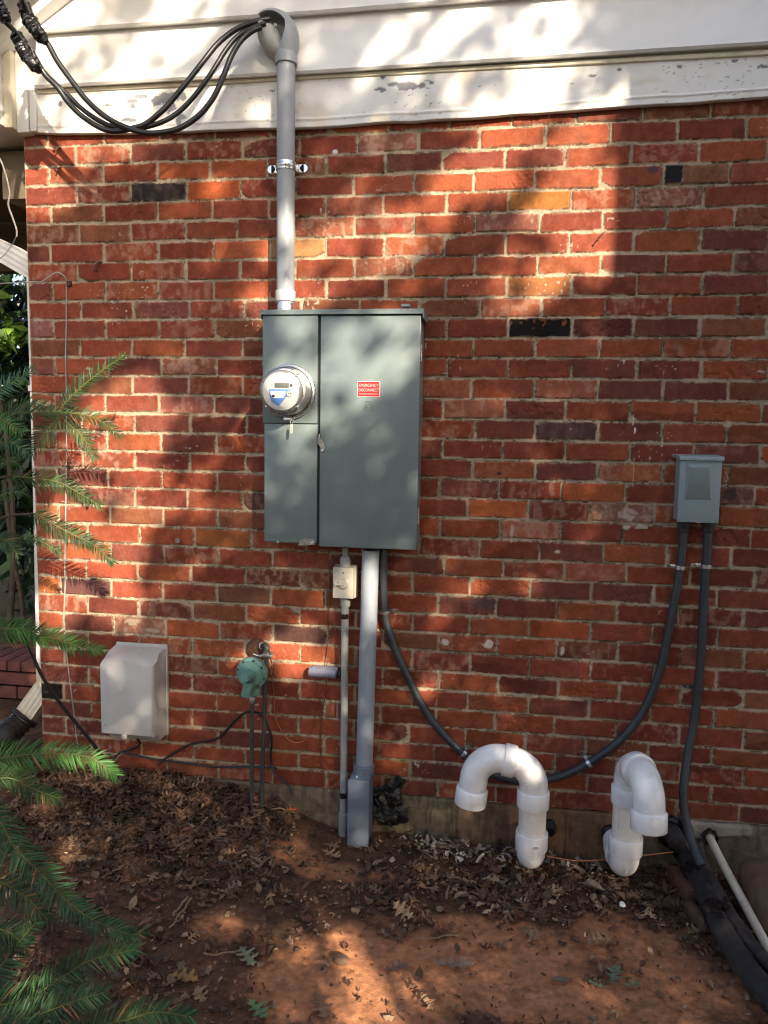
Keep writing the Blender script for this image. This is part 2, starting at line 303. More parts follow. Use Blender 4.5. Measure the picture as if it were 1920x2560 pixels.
def brickwork(xs, zs, x1, rows, seed=0, special=True):
    """height (towards the viewer) and colour of a brick face on the grid xs * zs"""
    X, Z = np.meshgrid(xs, zs)
    h = np.zeros_like(X); col = np.zeros(X.shape+(3,)); msk = np.zeros_like(X)
    nf = fbm(X, Z, .012, 11+seed, 2)-.5; nm = fbm(X, Z, .05, 21+seed, 3)-.5; ng = fbm(X, Z, .006, 31+seed, 2)-.5
    nl = fbm(X, Z, .25, 41+seed, 3)
    zone = fbm(X*.6, Z, .1, 51+seed, 2); streak = fbm(X*4, Z, .05, 61+seed, 2); nn = fbm(X, Z, .022, 71+seed, 3)
    T = .0080
    for r in rows:
        zt = bedz(r-1, X); zb_ = bedz(r, X)
        jl = [0.-T/2]+joints(r, x1)
        sel = (Z <= zt) & (Z > zb_)
        if not sel.any(): continue
        ii = np.where(sel); x = X[ii]; z = Z[ii]; J = np.array(jl)
        k = np.clip(np.searchsorted(J, x)-1, 0, len(J)-2)
        rj = np.random.default_rng(1000+r+seed*77)
        nb = len(J); e = lambda s: rj.uniform(-s, s, nb+1)
        dl = x-J[k]-T/2+e(.0018)[k]; dr = J[k+1]-x-T/2+e(.0018)[k]
        slt = e(.02)[k]; w = J[k+1]-J[k]; xm = x-(J[k]+J[k+1])/2
        dt = zt[ii]-z-T/2+e(.002)[k]+slt*xm; db = z-zb_[ii]-T/2+e(.002)[k]-slt*xm
        rr = .002+rj.random(nb+1)[k]*.005
        dx = np.minimum(dl, dr); dz = np.minimum(dt, db)
        sd = np.where((dx < rr) & (dz < rr), rr-np.hypot(np.maximum(rr-dx, 0), np.maximum(rr-dz, 0)), np.minimum(dx, dz))
        # broken corners
        for q in range(3):
            has = rj.random(nb+1) < .06; cx = np.where(rj.random(nb+1) < .5, 0, 1); cz = np.where(rj.random(nb+1) < .5, 0, 1); cs = rj.uniform(.008, .022, nb+1); st = rj.uniform(.4, 1.2, nb+1)
            ddx = np.where(cx[k] == 0, dl, dr); ddz = np.where(cz[k] == 0, dt, db)
            cut = (ddx*st[k]+ddz*1.2-cs[k])*.7+nm[ii]*.016
            sd = np.where(has[k], np.minimum(sd, cut), sd)
        # edge nibbles
        rag = rj.uniform(.3, 1.6, nb+1)[k]
        sd = sd+(nf[ii]*.0040+nm[ii]*.0028+ng[ii]*.0020)*rag
        b = ss(-.0002, .0020, sd)
        round_ = ss(0, .0022, sd)
        base_h = e(.0016)[k]+.0005; tilt = e(.01)[k]*xm
        hb = base_h+tilt-(1-round_)*.0008+nm[ii]*.0008+ng[ii]*.0005
        spall = (rj.random(nb+1)[k] < .10) & (nn[ii] > .60)
        hb = np.where(spall, hb-.0028, hb)
        smear = ss(.50, .70, fbm(x, z, .07, 91+seed, 2))
        hm = -.0042+smear*.0040+nf[ii]*.0028+ng[ii]*.0016
        h[ii] = b*hb+(1-b)*hm; msk[ii] = b
        # colours
        pal = np.array([(.262,.060,.031),(.240,.051,.028),(.280,.066,.032),(.215,.046,.028),(.268,.064,.035),(.300,.076,.034),(.19,.042,.028),(.245,.056,.034),(.20,.066,.036),(.165,.045,.034)])
        low = pal[rj.integers(0, len(pal), nb+1)]*rj.uniform(.88, 1.12, (nb+1, 1))
        # lower right of the wall is of darker bricks
        bloom = np.where(rj.random(nb+1) < .22, rj.uniform(.15, .50, nb+1), .04)
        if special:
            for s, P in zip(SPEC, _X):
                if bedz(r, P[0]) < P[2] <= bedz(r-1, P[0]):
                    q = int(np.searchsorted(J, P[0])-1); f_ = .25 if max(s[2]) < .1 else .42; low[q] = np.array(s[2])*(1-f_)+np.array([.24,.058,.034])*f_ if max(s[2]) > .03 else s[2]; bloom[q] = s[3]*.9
        c = low[k]
        c = c*(1+.30*nm[ii]+.40*(nn[ii]-.5))[:, None]; pu = (ss(.56,.70,fbm(x+2,z+3,.06,131+seed,3))*(rj.random(nb+1)[k] < .4)*.3)[:, None]; c = c*(1-pu)+np.array([.15,.062,.048])*pu
        zc = ss(.53, .60, zone[ii])[:, None]; c = c*(1-zc*.34*rj.uniform(-.6, 1, nb+1)[k][:, None])
        bl = bloom[k]*ss(.46, .66, .6*nn[ii]+.4*streak[ii]); c = c*(1-bl[:, None])+np.array([.43,.27,.22])*bl[:, None]
        mc = np.array([.385,.298,.205])*(1+.35*nf[ii]+.3*nm[ii]+.25*ng[ii])[:, None]
        moss = ss(.48, .70, nl[ii])*np.exp(-((x-1.30)/.45)**2)*ss(.75, .25, z)
        mc = mc*(1-moss[:, None]*.62)+np.array([.10,.115,.035])*moss[:, None]*.62
        grime = ss(.45, .75, nl[ii])*.25; mc = mc*(1-grime[:, None])
        # thin mortar film dragged on to some brick faces, crack along others with its shadow put into the colour
        film = (ss(.007, 0, sd)*.5*ss(.5, .62, nn[ii]))[:, None]; c = c*(1-film)+mc*film
        gap = np.where((sd > -.0016) & (sd < .0004) & (fbm(x, z, .04, 5+seed, 2) > .49), 1, 0)
        c = c*np.array([.86,.88,.78]); cc = c*b[:, None]+mc*(1-b[:, None]); cc = cc*(1-.62*gap[:, None]); h[ii] -= gap*.003
        # white specks / splashes
        sp = ss(.84, .90, fbm(x, z, .009, 101+seed, 1))*ss(.72, .82, fbm(x, z, .12, 111+seed, 2)); cc = cc*(1-sp[:, None]*.7)+np.array([.55,.5,.44])*sp[:, None]*.7
        dirtlow = ss(.42, .12, z)*.18*fbm(x, z, .08, 121+seed, 2); cc = cc*(1-dirtlow[:, None])
        col[ii] = cc
    return X, Z, h, np.clip(col, .004, .9)
xs = np.concatenate([np.arange(0, 2.78, .003), np.arange(2.78, 4.2, .012)])
zs = np.arange(.1535, 2.62, .003)
X, Z, h, colr = brickwork(xs, zs, 4.4, range(-3, 35))
# the two half-and-half bricks and paint / mortar blobs seen in the photo
def blob(u, v, rx, rz, c, a=1., lift=.0, seed=1, thr=.0):
    P = W(u, v); d = np.hypot((X-P[0])/rx, (Z-P[2])/rz)+(fbm(X, Z, .012, 300+seed, 2)-.5)*1.1
    k = (ss(1., .8, d)*a); colr[:] = colr*(1-k[..., None])+np.array(c)*k[..., None]; h[:] = h+lift*k
for i, (u, v, rx, rz, c, a, lf) in enumerate([(1112,1605,.016,.014,(.55,.47,.38),.9,.002),(1222,1612,.020,.016,(.62,.53,.45),.9,.002),(1600,1318,.022,.008,(.44,.37,.28),1,.006),(1566,1320,.010,.009,(.45,.38,.30),1,.005),
    (1405,1628,.008,.014,(.6,.5,.42),.8,.002),(1570,1285,.03,.022,(.50,.40,.33),.6,.001),(104,1010,.032,.018,(.50,.38,.26),.9,.003),(838,380,.011,.008,(.75,.74,.74),.9,.001),(330,1555,.03,.012,(.42,.33,.24),.8,.003),
    (382,1577,.03,.010,(.44,.35,.25),.8,.003),(1587,1074,.003,.014,(.8,.78,.76),.9,0),(1583,1050,.002,.02,(.7,.66,.62),.7,0),(1583,1190,.0012,.06,(.6,.5,.45),.5,0),(1280,1330,.006,.03,(.6,.5,.42),.5,0),(1393,1380,.012,.006,(.5,.4,.3),.9,.004),
    (1065,865,.002,.013,(.8,.78,.75),.8,0),(843,1780,.0014,.035,(.62,.56,.5),.6,0),(1600,920,.004,.02,(.03,.02,.02),.7,-.002),(1248,895,.005,.004,(.02,.015,.015),.9,-.002),(1248,1185,.007,.005,(.02,.015,.015),.9,-.002),
    (300,1250,.09,.03,(.42,.20,.13),.25,0),(1630,423,.02,.012,(.06,.045,.06),.8,0),(1825,1235,.022,.02,(.03,.025,.035),.7,0),(1205,1510,.05,.022,(.055,.045,.045),.7,0),(1775,1500,.02,.01,(.45,.36,.3),.3,0)]):
    blob(u, v, rx, rz, c, a, lf, i)
P = W(1664, 436); Q = W(1705, 436); bk_ = ((X > P[0]+(fbm(X, Z, .01, 7, 2)-.5)*.004) & (X < Q[0]+(fbm(X, Z, .01, 8, 2)-.5)*.006) & (np.abs(Z-P[2]) < .027)).astype(float)[..., None]; colr[:] = colr*(1-bk_)+np.array([.012,.011,.014])*bk_
P = W(1348, 819); og = (ss(.60, .66, fbm(X, Z*.6, .012, 9, 2))*(np.hypot((X-P[0])/.11, (Z-P[2]-.012)/.018) < 1))[..., None]*.7; colr[:] = colr*(1-og)+np.array([.22,.07,.02])*og
h[:, xs < .004] = 0
co = np.stack([X, -h, Z], -1).reshape(-1, 3)
npmesh('brick_wall', co, gridfaces(*X.shape), M_wall, house, colr.reshape(-1, 3), True)
del co
# wall round the corner (front of the house), same bricks
ys = np.arange(0, 3.0, .009); z2 = np.arange(-.3, 2.60, .0075)
X2, Z2, h2, c2 = brickwork(ys, z2, 3.2, range(-3, 42), seed=3, special=False)
h2[:, ys < .01] = 0
npmesh('brick_wall', np.stack([-h2, X2, Z2], -1).reshape(-1, 3), gridfaces(*X2.shape, flip=True), M_wall, house, c2.reshape(-1, 3), True)
# concrete footing
fx = np.concatenate([np.arange(0, 2.78, .005), np.arange(2.78, 4.2, .02)]); fz = np.arange(-.30, .158, .005)
X3, Z3 = np.meshgrid(fx, fz)
n1 = fbm(X3, Z3, .10, 401, 4); n2 = fbm(X3, Z3, .015, 402, 3); n3 = fbm(X3*3, Z3*.6, .05, 403, 3)
h3 = .004+.005*(n1-.5)+.003*(n2-.5)
c3 = np.array([.165,.125,.085])*(1+.5*(n1-.5)+.4*(n2-.5))[..., None]
red = (ss(1.5, 1.75, X3)*ss(2.3, 2.1, X3)*.65)[..., None]; c3 = c3*(1-red)+np.array([.17,.085,.045])*(.8+.5*n1)[..., None]*red
mo = (ss(1.35, 1.42, X3)*ss(1.66, 1.5, X3)*ss(.45, .6, n3)*.55)[..., None]; c3 = c3*(1-mo)+np.array([.10,.11,.05])*mo
stn = (ss(.52, .66, n3)*.3)[..., None]; c3 = c3*(1-stn)
for P, k in ((W(1142, 2035), .004), (W(1413, 2070), .003)):     # shuttering joints
    ln = np.exp(-((X3-P[0])/k)**2); h3 -= .004*ln; c3 = c3*(1-.5*ln[..., None])
P = W(1745, 2050); kk = ss(1, .75, np.hypot((X3-P[0]-.03)/.17, (Z3-P[2]+.0)/.075)+(n1-.5)*.8); h3 += .010*kk; c3 = c3*(1-kk[..., None])+np.array([.26,.235,.19])*(.7+.6*n2)[..., None]*kk[..., None]
h3[-2:, :] = -.02
npmesh('foundation', np.stack([X3, -h3, Z3], -1).reshape(-1, 3), gridfaces(*X3.shape), M_conc, house, np.clip(c3, .01, 1).reshape(-1, 3), True)
# wall core so that nothing is paper thin (light, side views)
MB().box2((.012, .012, -.3), (4.2, .24, 2.6)).build('wall_core', M_conc, house)

# ---- frieze board with peeling paint
bx = np.arange(.072, 4.2, .004); tt = np.linspace(0, 1, 46)
bot = np.interp(bx, [.067, .571, 1.225, 1.8, 2.489, 4.2], [2.480, 2.466, 2.464, 2.474, 2.489, 2.51])+(fbm(bx, bx*0, .22, 501, 3)-.5)*.012
top = np.interp(bx, [.08, 1.09, 2.48, 4.2], [2.624, 2.622, 2.634, 2.65])
BX, TT = np.meshgrid(bx, tt); BZ = bot*(1-TT)+top*TT
by = .026+(fbm(BX, BZ, .3, 502, 2)-.5)*.006; by = by+.004*np.exp(-((TT-.16)/.02)**2)
pe = np.zeros_like(BX); nz_ = fbm(BX, BZ, .018, 503, 3)
for u, v, rx, rz in [(400,245,.030,.016),(437,240,.030,.014),(425,265,.02,.02),(395,255,.018,.012),(330,252,.018,.006),(445,298,.022,.014),(318,300,.022,.006),(350,240,.02,.006),(1015,215,.026,.011),(985,210,.018,.005),(1056,213,.012,.007),(940,222,.02,.005),(1078,206,.01,.004),(958,226,.012,.004),
                     (1838,150,.008,.004),(1908,165,.012,.005),(1700,165,.006,.004),(1550,172,.006,.003),(1480,188,.01,.003),(1390,190,.008,.003),(148,258,.006,.008),(955,192,.006,.004),(330,265,.01,.006),(270,262,.012,.003),(680,226,.01,.003)]:
    P = W(u, v, -.03); pe = np.maximum(pe, 1.15-np.hypot((BX-P[0])/rx/1.35, (BZ-P[2])/rz/1.3))
pq = pe+(nz_-.5)*2.2*np.clip(pe*3, 0, 1); pk = ss(.18, .26, pq)
edge = ss(.02, .18, pq)*(1-pk)
by = by-.0018*pk+.0012*edge
fl = ss(.39, .42, np.abs(fbm(BX, BZ*3, .016, 506, 2)-.5)+.07*ss(.55,.7,fbm(BX, BZ, .2, 507, 2))); pk = np.maximum(pk, fl*.8); fc = np.ones(BX.shape+(3,))*np.array([.70,.69,.665]); dd = ss(.55, .75, fbm(BX, BZ*2, .12, 504, 4))[..., None]
fc = fc*(1-dd*.16*np.array([.6, 1, 1.6])); tb = ss(.86, 1, TT)[..., None]*fbm(BX, BZ, .05, 505, 3)[..., None]; fc = fc*(1-tb*.35*np.array([.6, 1, 1.9]))
fc = fc*(1-pk[..., None])+np.array([.20,.20,.215])*(.8+.4*nz_)[..., None]*pk[..., None]
co = np.stack([BX, -by, BZ], -1).reshape(-1, 3)
# return edges so that the board has thickness
nb_ = len(bx); lo = np.stack([bx, np.zeros(nb_)-.002, bot+.001], -1)
co2 = np.concatenate([lo, co]); tint = np.concatenate([np.tile([.5,.48,.42], (nb_, 1)), fc.reshape(-1, 3)])
npmesh('frieze_board', co2, gridfaces(len(tt)+1, nb_), M_frieze, house, tint, True)
MB().box2((.072, -.0, 2.500), (4.2, .02, 2.62)).build('board_backing', M_cream, house)
# ---- lap siding: each board leans out towards its foot
def lap(name, pts_bot, pts_top, yb, yt, ledge=.024):
    mb = MB(); secs = []
    for (xb, zb), (xt, zt) in zip(pts_bot, pts_top):
        secs.append([(xb, .03, zb), (xb, -yb+ledge, zb), (xb, -yb+.002, zb-.004), (xb, -yb-.004, zb+.003), (xb, -yb, zb+.012), (xt, -yt, zt), (xt, .03, zt)])
    mb.loft(secs); return mb.build(name, M_white, house, 25)
lap('siding_board', [(.080, 2.627), (1.089, 2.626), (2.48, 2.637), (4.2, 2.652)], [(.08, 2.812), (1.088, 2.812), (2.48, 2.824), (4.2, 2.84)], .052, .030)
lap('siding_board', [(.11, 2.806), (1.088, 2.809), (2.48, 2.826), (4.2, 2.842)], [(.11, 3.0), (1.088, 3.0), (2.48, 3.02), (4.2, 3.03)], .054, .030)
lap('siding_board', [(.3, 3.0), (1.088, 3.0), (2.48, 3.02), (4.2, 3.03)], [(.3, 3.2), (1.088, 3.2), (2.48, 3.22), (4.2, 3.23)], .054, .030)
lap('siding_board', [(.6, 3.2), (1.088, 3.2), (2.48, 3.22), (4.2, 3.23)], [(.6, 3.4), (1.088, 3.4), (2.48, 3.42), (4.2, 3.43)], .054, .030)
mb = MB(); mb.box2((.078, -.034, 2.612), (4.2, .01, 2.6255), .003); mb.build('trim_strip', M_cream, house)
# corner boards
MB().box2((.0, -.040, 2.482), (.045, .06, 2.93), .004).build('corner_board', M_white, house)
MB().box2((.0475, -.036, 2.486), (.071, .02, 2.640), .003).build('corner_board', M_white, house)
# boxed eave return at the left and the roof edge above
mb = MB()
mb.box2((-.62, -.085, 2.497), (-.035, .35, 2.82), .006)
mb.box2((-.62, -.093, 2.500), (-.075, -.0865, 2.545), .002)
mb.build('eave_return', M_white, house)
MB().box2((-.0335, -.062, 2.492), (-.0015, .2, 2.93), .003).build('corner_board', M_cream, house)
a = W(-40, 150, -.10); b = W(175, -40, -.10); dirv = (b-a)/np.linalg.norm(b-a)
far = a+dirv*2.2; nrm = np.array([-dirv[2], 0, dirv[0]])
mb = MB(); mb.prism([a-dirv*.5, far, far+nrm*.10, a-dirv*.5+nrm*.10], (0, .11, 0)); mb.build('rake_trim', M_white, house, bevel=.004)
mb = MB(); mb.prism([a-dirv*.5+nrm*.101, far+nrm*.101, far+nrm*.13, a-dirv*.5+nrm*.13], (0, -.35, 0)); mb.build('rake_soffit', M_white, house)
mb = MB(); mb.prism([a-dirv*.5+nrm*.06+np.array([0,-.35,0]), far+nrm*.06+np.array([0,-.35,0]), far+nrm*.22+np.array([0,-.35,0]), a-dirv*.5+nrm*.22+np.array([0,-.35,0])], (0, -.022, 0)); mb.build('rake_board', M_white, house, bevel=.003)
# porch roof seen past the corner: dark boards from below, a beam
mb = MB()
for i in range(8): mb.box2((-3.4, .12+i*.14, 2.46+i*.010), (-.02, .12+i*.14+.132, 2.48+i*.010), .003)
mb.box2((-.16, .10, 2.30), (-.04, 1.2, 2.458), .004); mb.box2((-3.4, 1.24, 2.28), (-.02, 1.33, 2.60), .004)
mb.build('porch_ceiling', M_soffitdk, house)

# a wing of the same house stands to the right of the photo and casts the hard upright shadow edge
wing = thing('house_wing', (4.0, -2.3, 0), 'white sided wing of the house standing right of the photo, shading the wall', 'house')
XE = 2.048+.64*2.5
mb = MB(); mb.box2((XE, -2.5, -.3), (XE+3., -2.0, 5.2), .01)
for i in range(27): mb.box2((XE-.003, -2.012, .1+i*.19), (XE+3.0, -1.992, .1+i*.19+.012))
mb.build('wall', M_white, wing)
# ================================================================ ELECTRICAL
def textmesh(name, s, size, org, xd, zd, m, parent, ext=.0003, align='CENTER', width=.06):
    cu = bpy.data.curves.new(name, 'FONT'); cu.body = s; cu.size = size; cu.extrude = ext; cu.align_x = align; cu.align_y = 'CENTER'; cu.resolution_u = 3
    t = bpy.data.objects.new(name, cu); COL.objects.link(t)
    dg = bpy.context.evaluated_depsgraph_get(); me = bpy.data.meshes.new_from_object(t.evaluated_get(dg)); bpy.data.objects.remove(t)
    vx = [v.co.x for v in me.vertices]; wscale = width/(max(vx)-min(vx))
    xd = V(xd).normalized(); zd = V(zd).normalized(); nd = xd.cross(zd)
    mm = Matrix((( xd.x*wscale, zd.x, nd.x, org[0]), (xd.y*wscale, zd.y, nd.y, org[1]), (xd.z*wscale, zd.z, nd.z, org[2]), (0,0,0,1)))
    me.transform(mm); me.materials.clear(); me.materials.append(m); me.name = name
    return link(name, me, parent)
def screw(name, p, r, parent, ax=(0,-1,0), m=None, h=.004):
    mb = MB(); mb.lathe(p, ax, [(r, 0), (r, h*.6), (r*.8, h), (0, h)], 14)
    a = Vector(ax).normalized(); mb.box(V(p)+a*(h+.0002), (r*1.3, r*.28, r*.28) if abs(a.y) > .5 else (r*.3,)*3)
    return mb.build(name, m or M_zinc, parent)
PY = -.14
pan = thing('electrical_panel', (1.17, -.05, 1.03), 'large grey steel meter and breaker panel with a red sticker on its door', 'electrical panel')
xl, xr = D(571, 900, PY)[0], D(905.5, 900, PY)[0]; xm1, xm2 = D(686, 900, PY)[0], D(690.5, 900, PY)[0]
ztop = D(740, 680, PY)[2]; zbot = D(740, 1182, PY)[2]; zcap = D(740, 667, PY-.01)[2]; zsplit = D(630, 915, PY)[2]
mb = MB(); mb.box2((xl+.004, -.012, zbot+.004), (xr-.003, PY+.013, ztop+.004), .003); mb.box2((xm1-.03, PY+.014, zbot+.01), (xm2+.03, PY+.011, ztop)); mb.build('enclosure', M_panel, pan)
mb = MB(); mb.box2((xl+.03, -.002, zbot+.05), (xr-.03, -.0115, ztop-.04)); mb.build('mounting_rail', M_zinc, pan)
mb = MB(); mb.box2((xm1-.001, PY+.0105, zbot+.006), (xm2+.0025, PY+.006, ztop-.001)); mb.build('door_gap', M_dark, pan)
mb = MB(); mb.box2((xl-.004, PY-.006, zsplit+.0012), (xm1, PY+.010, ztop-.0015), .0022); mb.build('meter_cover', M_panel, pan)
mb = MB(); mb.box2((xl, PY-.001, zbot+.010), (xm1, PY+.010, zsplit-.0012), .0022); mb.build('lower_cover', M_panel, pan)
door = MB(); door.box2((xm2+.002, PY-.004, zbot), (xr, PY+.0115, ztop-.003), .003)
door = door.build('door', M_panel, pan)
# cap
mb = MB()
x0, x1 = xl-.008, xr+.007
mb.loft([[(x, .0, zcap+.004), (x, PY-.010, zcap-.001), (x, PY-.014, zcap-.006), (x, PY-.014, ztop+.0005), (x, PY-.010, ztop+.0005), (x, PY+.01, zcap-.01), (x, -.0, zcap-.008)] for x in (x0, x0+.002, x1-.002, x1)])
mb.box2((x1-.001, -.01, zcap-.03), (x1+.0015, PY-.012, zcap+.001)); mb.box2((x0-.0015, -.01, zcap-.03), (x0+.001, PY-.012, zcap+.001))
mb.build('cap', M_panel, pan)
P = D(877, 661, -.05); mb = MB(); mb.box(P, (.030, .030, .010), .002); mb.build('knockout_tab', M_panel, pan)
for v in (765, 1115):
    P = D(908, v, -.10); mb = MB(); mb.box((xr+.0012, PY+.03, P[2]), (.004, .016, .055), .001); mb.tube([(xr+.001, PY+.016, P[2]-.027), (xr+.001, PY+.016, P[2]+.027)], .003, 8); mb.build('hinge', M_zinc, pan)
# sticker
c = D(796.5, 840.5, PY-.0045); w_ = D(821, 840, PY)[0]-D(772.5, 840, PY)[0]; h_ = D(797, 823.5, PY)[2]-D(797, 857.5, PY)[2]
mb = MB(); mb.box(c, (w_, .0008, h_), .0003); stk = mb.build('warning_sticker', M_whitelab, pan)
mb = MB(); mb.box(c+np.array([0, -.0006, 0]), (w_-.0030, .0006, h_-.0030)); mb.build('red_field', M_red, stk)
for s, dz, sz, ws in (('EMERGENCY', .0115, .0140, .85*w_), ('DISCONNECT', -.0035, .0140, .89*w_), ('DESCONEXION DE EMERGENCIA', -.0160, .0055, .86*w_)):
    textmesh('lettering', s, sz, c+np.array([0, -.0011, dz]), (1,0,0), (0,0,1), M_pinkprint, stk, .00015, width=ws)
# embossed square mark
c = D(796, 876, PY-.004); mb = MB()
def fr(mb, c, s, t, d):
    for dx, dz, sx, sz in ((0, s/2, s+t, t), (0, -s/2, s+t, t), (s/2, 0, t, s-t), (-s/2, 0, t, s-t)): mb.box(c+np.array([dx, -d/2, dz]), (sx, d, sz), .0005)
fr(mb, c, .0265, .0022, .0022); mb.build('square_emblem', M_panel, pan)
mb = MB(); fr(mb, c+np.array([.001, 0, 0]), .0130, .0022, .0022); mb.box(c+np.array([-.0085, -.001, 0]), (.0018, .002, .015), .0004); mb.build('inner_square_emblem', M_panel, pan)
# door latch, bottom latch, screws
def latch(u, v, flip, parent):
    P = W(u, v, PY-.006); mb = MB(); s = 1
    if not flip:
        poly = [(-.012,.024), (-.003,.026), (.009,.006), (.012,-.004), (.012,-.022), (.003,-.024), (-.001,-.008), (-.012,.006)]
    else:
        poly = [(-.034,-.012), (-.026,.006), (-.014,.012), (.022,.011), (.024,-.007), (.008,-.009), (-.006,-.012)]
    mb.prism([P+np.array([a, 0, b]) for a, b in poly], (0, -.0025, 0)); o = mb.build('latch', M_steel, parent, bevel=.0005)
    q = P+np.array([(.006 if not flip else .015), -.0025, (-.016 if not flip else .001)])
    mb = MB(); mb.lathe(q, (0,-1,0), [(.0052,0), (.0052,.002), (.0035,.004), (.0018,.003), (0,.003)], 16); mb.build('rivet', M_zinc, o)
    if not flip: mb = MB(); mb.tube([P+np.array([-.006,-.001,.034]), P+np.array([-.006,-.006,.026]), P+np.array([-.006,-.006,.006])], .0028, 8); mb.build('hasp_pin', M_steel, o)
    return o
latch(803, 1112, False, pan); latch(770, 1355, True, pan)
screw('cover_screw', D(601, 1170, PY-.001), .0055, pan)
mb = MB(); P = D(619, 1171, PY-.001); mb.tube(cr([P+np.array([-.009,0,.0015]), P+np.array([0,-.003,-.001]), P+np.array([.009,0,.0015])], 4), .0012, 6); mb.build('cover_tab', M_zinc, pan)
for u in (920, 1008, 860): P = W(u, 1378, -.07); mb = MB(); mb.lathe((P[0], -.08, zbot-.006), (0,0,1), [(.024,0),(.026,.003),(.026,.009),(.02,.010)], 20); mb.build('conduit_locknut', M_steel, pan)

# ---- electric meter
MC = W(723, 980, PY-.006); mo = thing('electric_meter', MC, 'round glass covered electric meter with a grey display and blue label', 'electric meter')
ax = (0,-1,0)
mb = MB(); mb.lathe(MC, ax, [(.060,.0),(.0875,.0),(.0905,.003),(.0910,.009),(.0885,.014),(.0840,.016),(.0815,.014),(.0812,.004),(.060,.002)], 64)
mb.box(MC+np.array([0,-.010,-.090]), (.030,.014,.012), .002); rg = mb.build('locking_ring', M_zinc, mo)
mb = MB(); mb.lathe(MC+np.array([0,-.006,0]), ax, [(.0790,.0),(.0790,.004),(.0760,.009),(.0735,.055),(.070,.060),(.0665,.061),(.064,.066),(.0630,.084),(0,.0842)], 64); mb.build('meter_body', M_greylab, mo)
gl = MB(); gl.lathe(MC+np.array([0,-.010,0]), ax, [(.0808,.0),(.0808,.006),(.0785,.010),(.0765,.058),(.0745,.063),(.0700,.066),(.0690,.071),(.0680,.096),(.0655,.101),(.060,.1025),(0,.1035)], 64); glass = gl.build('glass_cover', M_glass, mo, 60)
mb = MB(); mb.lathe(MC+np.array([0,-.076,0]), ax, [(.0690,.0),(.0715,.001),(.0715,.003),(.0690,.004)], 64); mb.build('cover_rib', M_zinc, mo)
FY = MC[1]-.0906
fc_ = np.array([MC[0], FY, MC[2]])
def fp(a, b, k=0): return fc_+np.array([a, -k, b])
mb = MB(); mb.box(fp(.001, .0165, .001), (.047, .0016, .0145), .0005); mb.build('display', M_lcd, mo)
mb = MB(); mb.prism([fp(-.040,.004,.0002), fp(.034,.004,.0002), fp(.030,-.003,.0002), fp(-.005,-.045,.0002), fp(-.012,-.048,.0002), fp(-.034,-.034,.0002), fp(-.040,-.012,.0002)], (0,-.0006,0)); mb.build('blue_label', M_bluelab, mo)
mb = MB(); mb.prism([fp(-.036,-.002,.0009), fp(.013,-.002,.0009), fp(.013,-.012,.0009), fp(.006,-.0235,.0009), fp(-.028,-.0235,.0009), fp(-.036,-.010,.0009)], (0,-.0004,0)); lab = mb.build('white_label', M_whitelab, mo)
mb = MB(); rr_ = random.Random(5)
for i in range(24): mb.box(fp(-.028+i*.0016, -.0070, .0016), (.0009 if rr_.random() < .5 else .0005, .0003, .0034))
mb.box(fp(-.018,-.0165,.0016), (.022,.0003,.0012)); mb.box(fp(-.014,-.0200,.0016), (.018,.0003,.0009)); mb.build('print', M_ink, lab)
mb = MB(); mb.lathe(fp(-.0265,-.0175,.0014), ax, [(.0048,0),(.0048,.0004),(0,.0004)], 20); mb.build('round_mark', M_dark, lab)
for q_, s_ in (((-.007,-.033,.001),(.012,.0003,.0022)), ((.004,.0300,.0004),(.026,.0003,.0014)), ((-.032,.0145,.0004),(.005,.0003,.003))): mb = MB(); mb.box(fp(*q_), s_); mb.build('print', M_ink, mo)
mb = MB(); mb.lathe(fp(.032,.0165), ax, [(.0046,0),(.0046,.002),(0,.002)], 20); mb.build('sensor_eye', M_dark, mo)
mb = MB(); mb.lathe(fp(.027,-.0100), ax, [(.0095,0),(.0095,.004),(.0078,.0045),(.0078,.0022),(0,.0022)], 24); kp = mb.build('optical_port', M_greylab, mo)
mb = MB(); mb.lathe(fp(.0235,-.0100,.0022), ax, [(.0018,0),(.0018,.001),(0,.001)], 10); mb.lathe(fp(.0305,-.0100,.0022), ax, [(.0018,0),(.0018,.001),(0,.001)], 10); mb.build('port_lens', M_dark, kp)
for a in (45, 135, 225, 315):
    q = rad(a); p0 = MC+np.array([math.cos(q)*.068, -.108, math.sin(q)*.068]); p1 = MC+np.array([math.cos(q)*.0755, -.074, math.sin(q)*.0755])
    mb = MB(); mb.tube([p0*.6+p1*.4, p1], .0022, 8); mb.build('cover_lug', M_zinc, mo)
# seal tag hanging under the meter
P = W(730, 1055, PY-.030); st = thing('meter_seal', P, 'small pale seal tag hanging on a wire loop below the meter', 'seal')
mb = MB(); mb.tube(cr([P+np.array([-.004,.012,.016]), P+np.array([-.005,-.004,.004]), P+np.array([0,-.004,-.010]), P+np.array([.005,-.003,.004]), P+np.array([.004,.012,.016])], 6), .0008, 6); mb.build('wire_loop', M_zinc, st)
mb = MB(); mb.prism([P+np.array(q) for q in [(-.0045,-.004,-.008),(.0045,-.004,-.008),(.0052,-.008,-.034),(.0035,-.0085,-.037),(-.0028,-.0085,-.037),(-.0042,-.008,-.034)]], (0,-.0022,0)); mb.build('tag', M_beige, st, bevel=.0006)

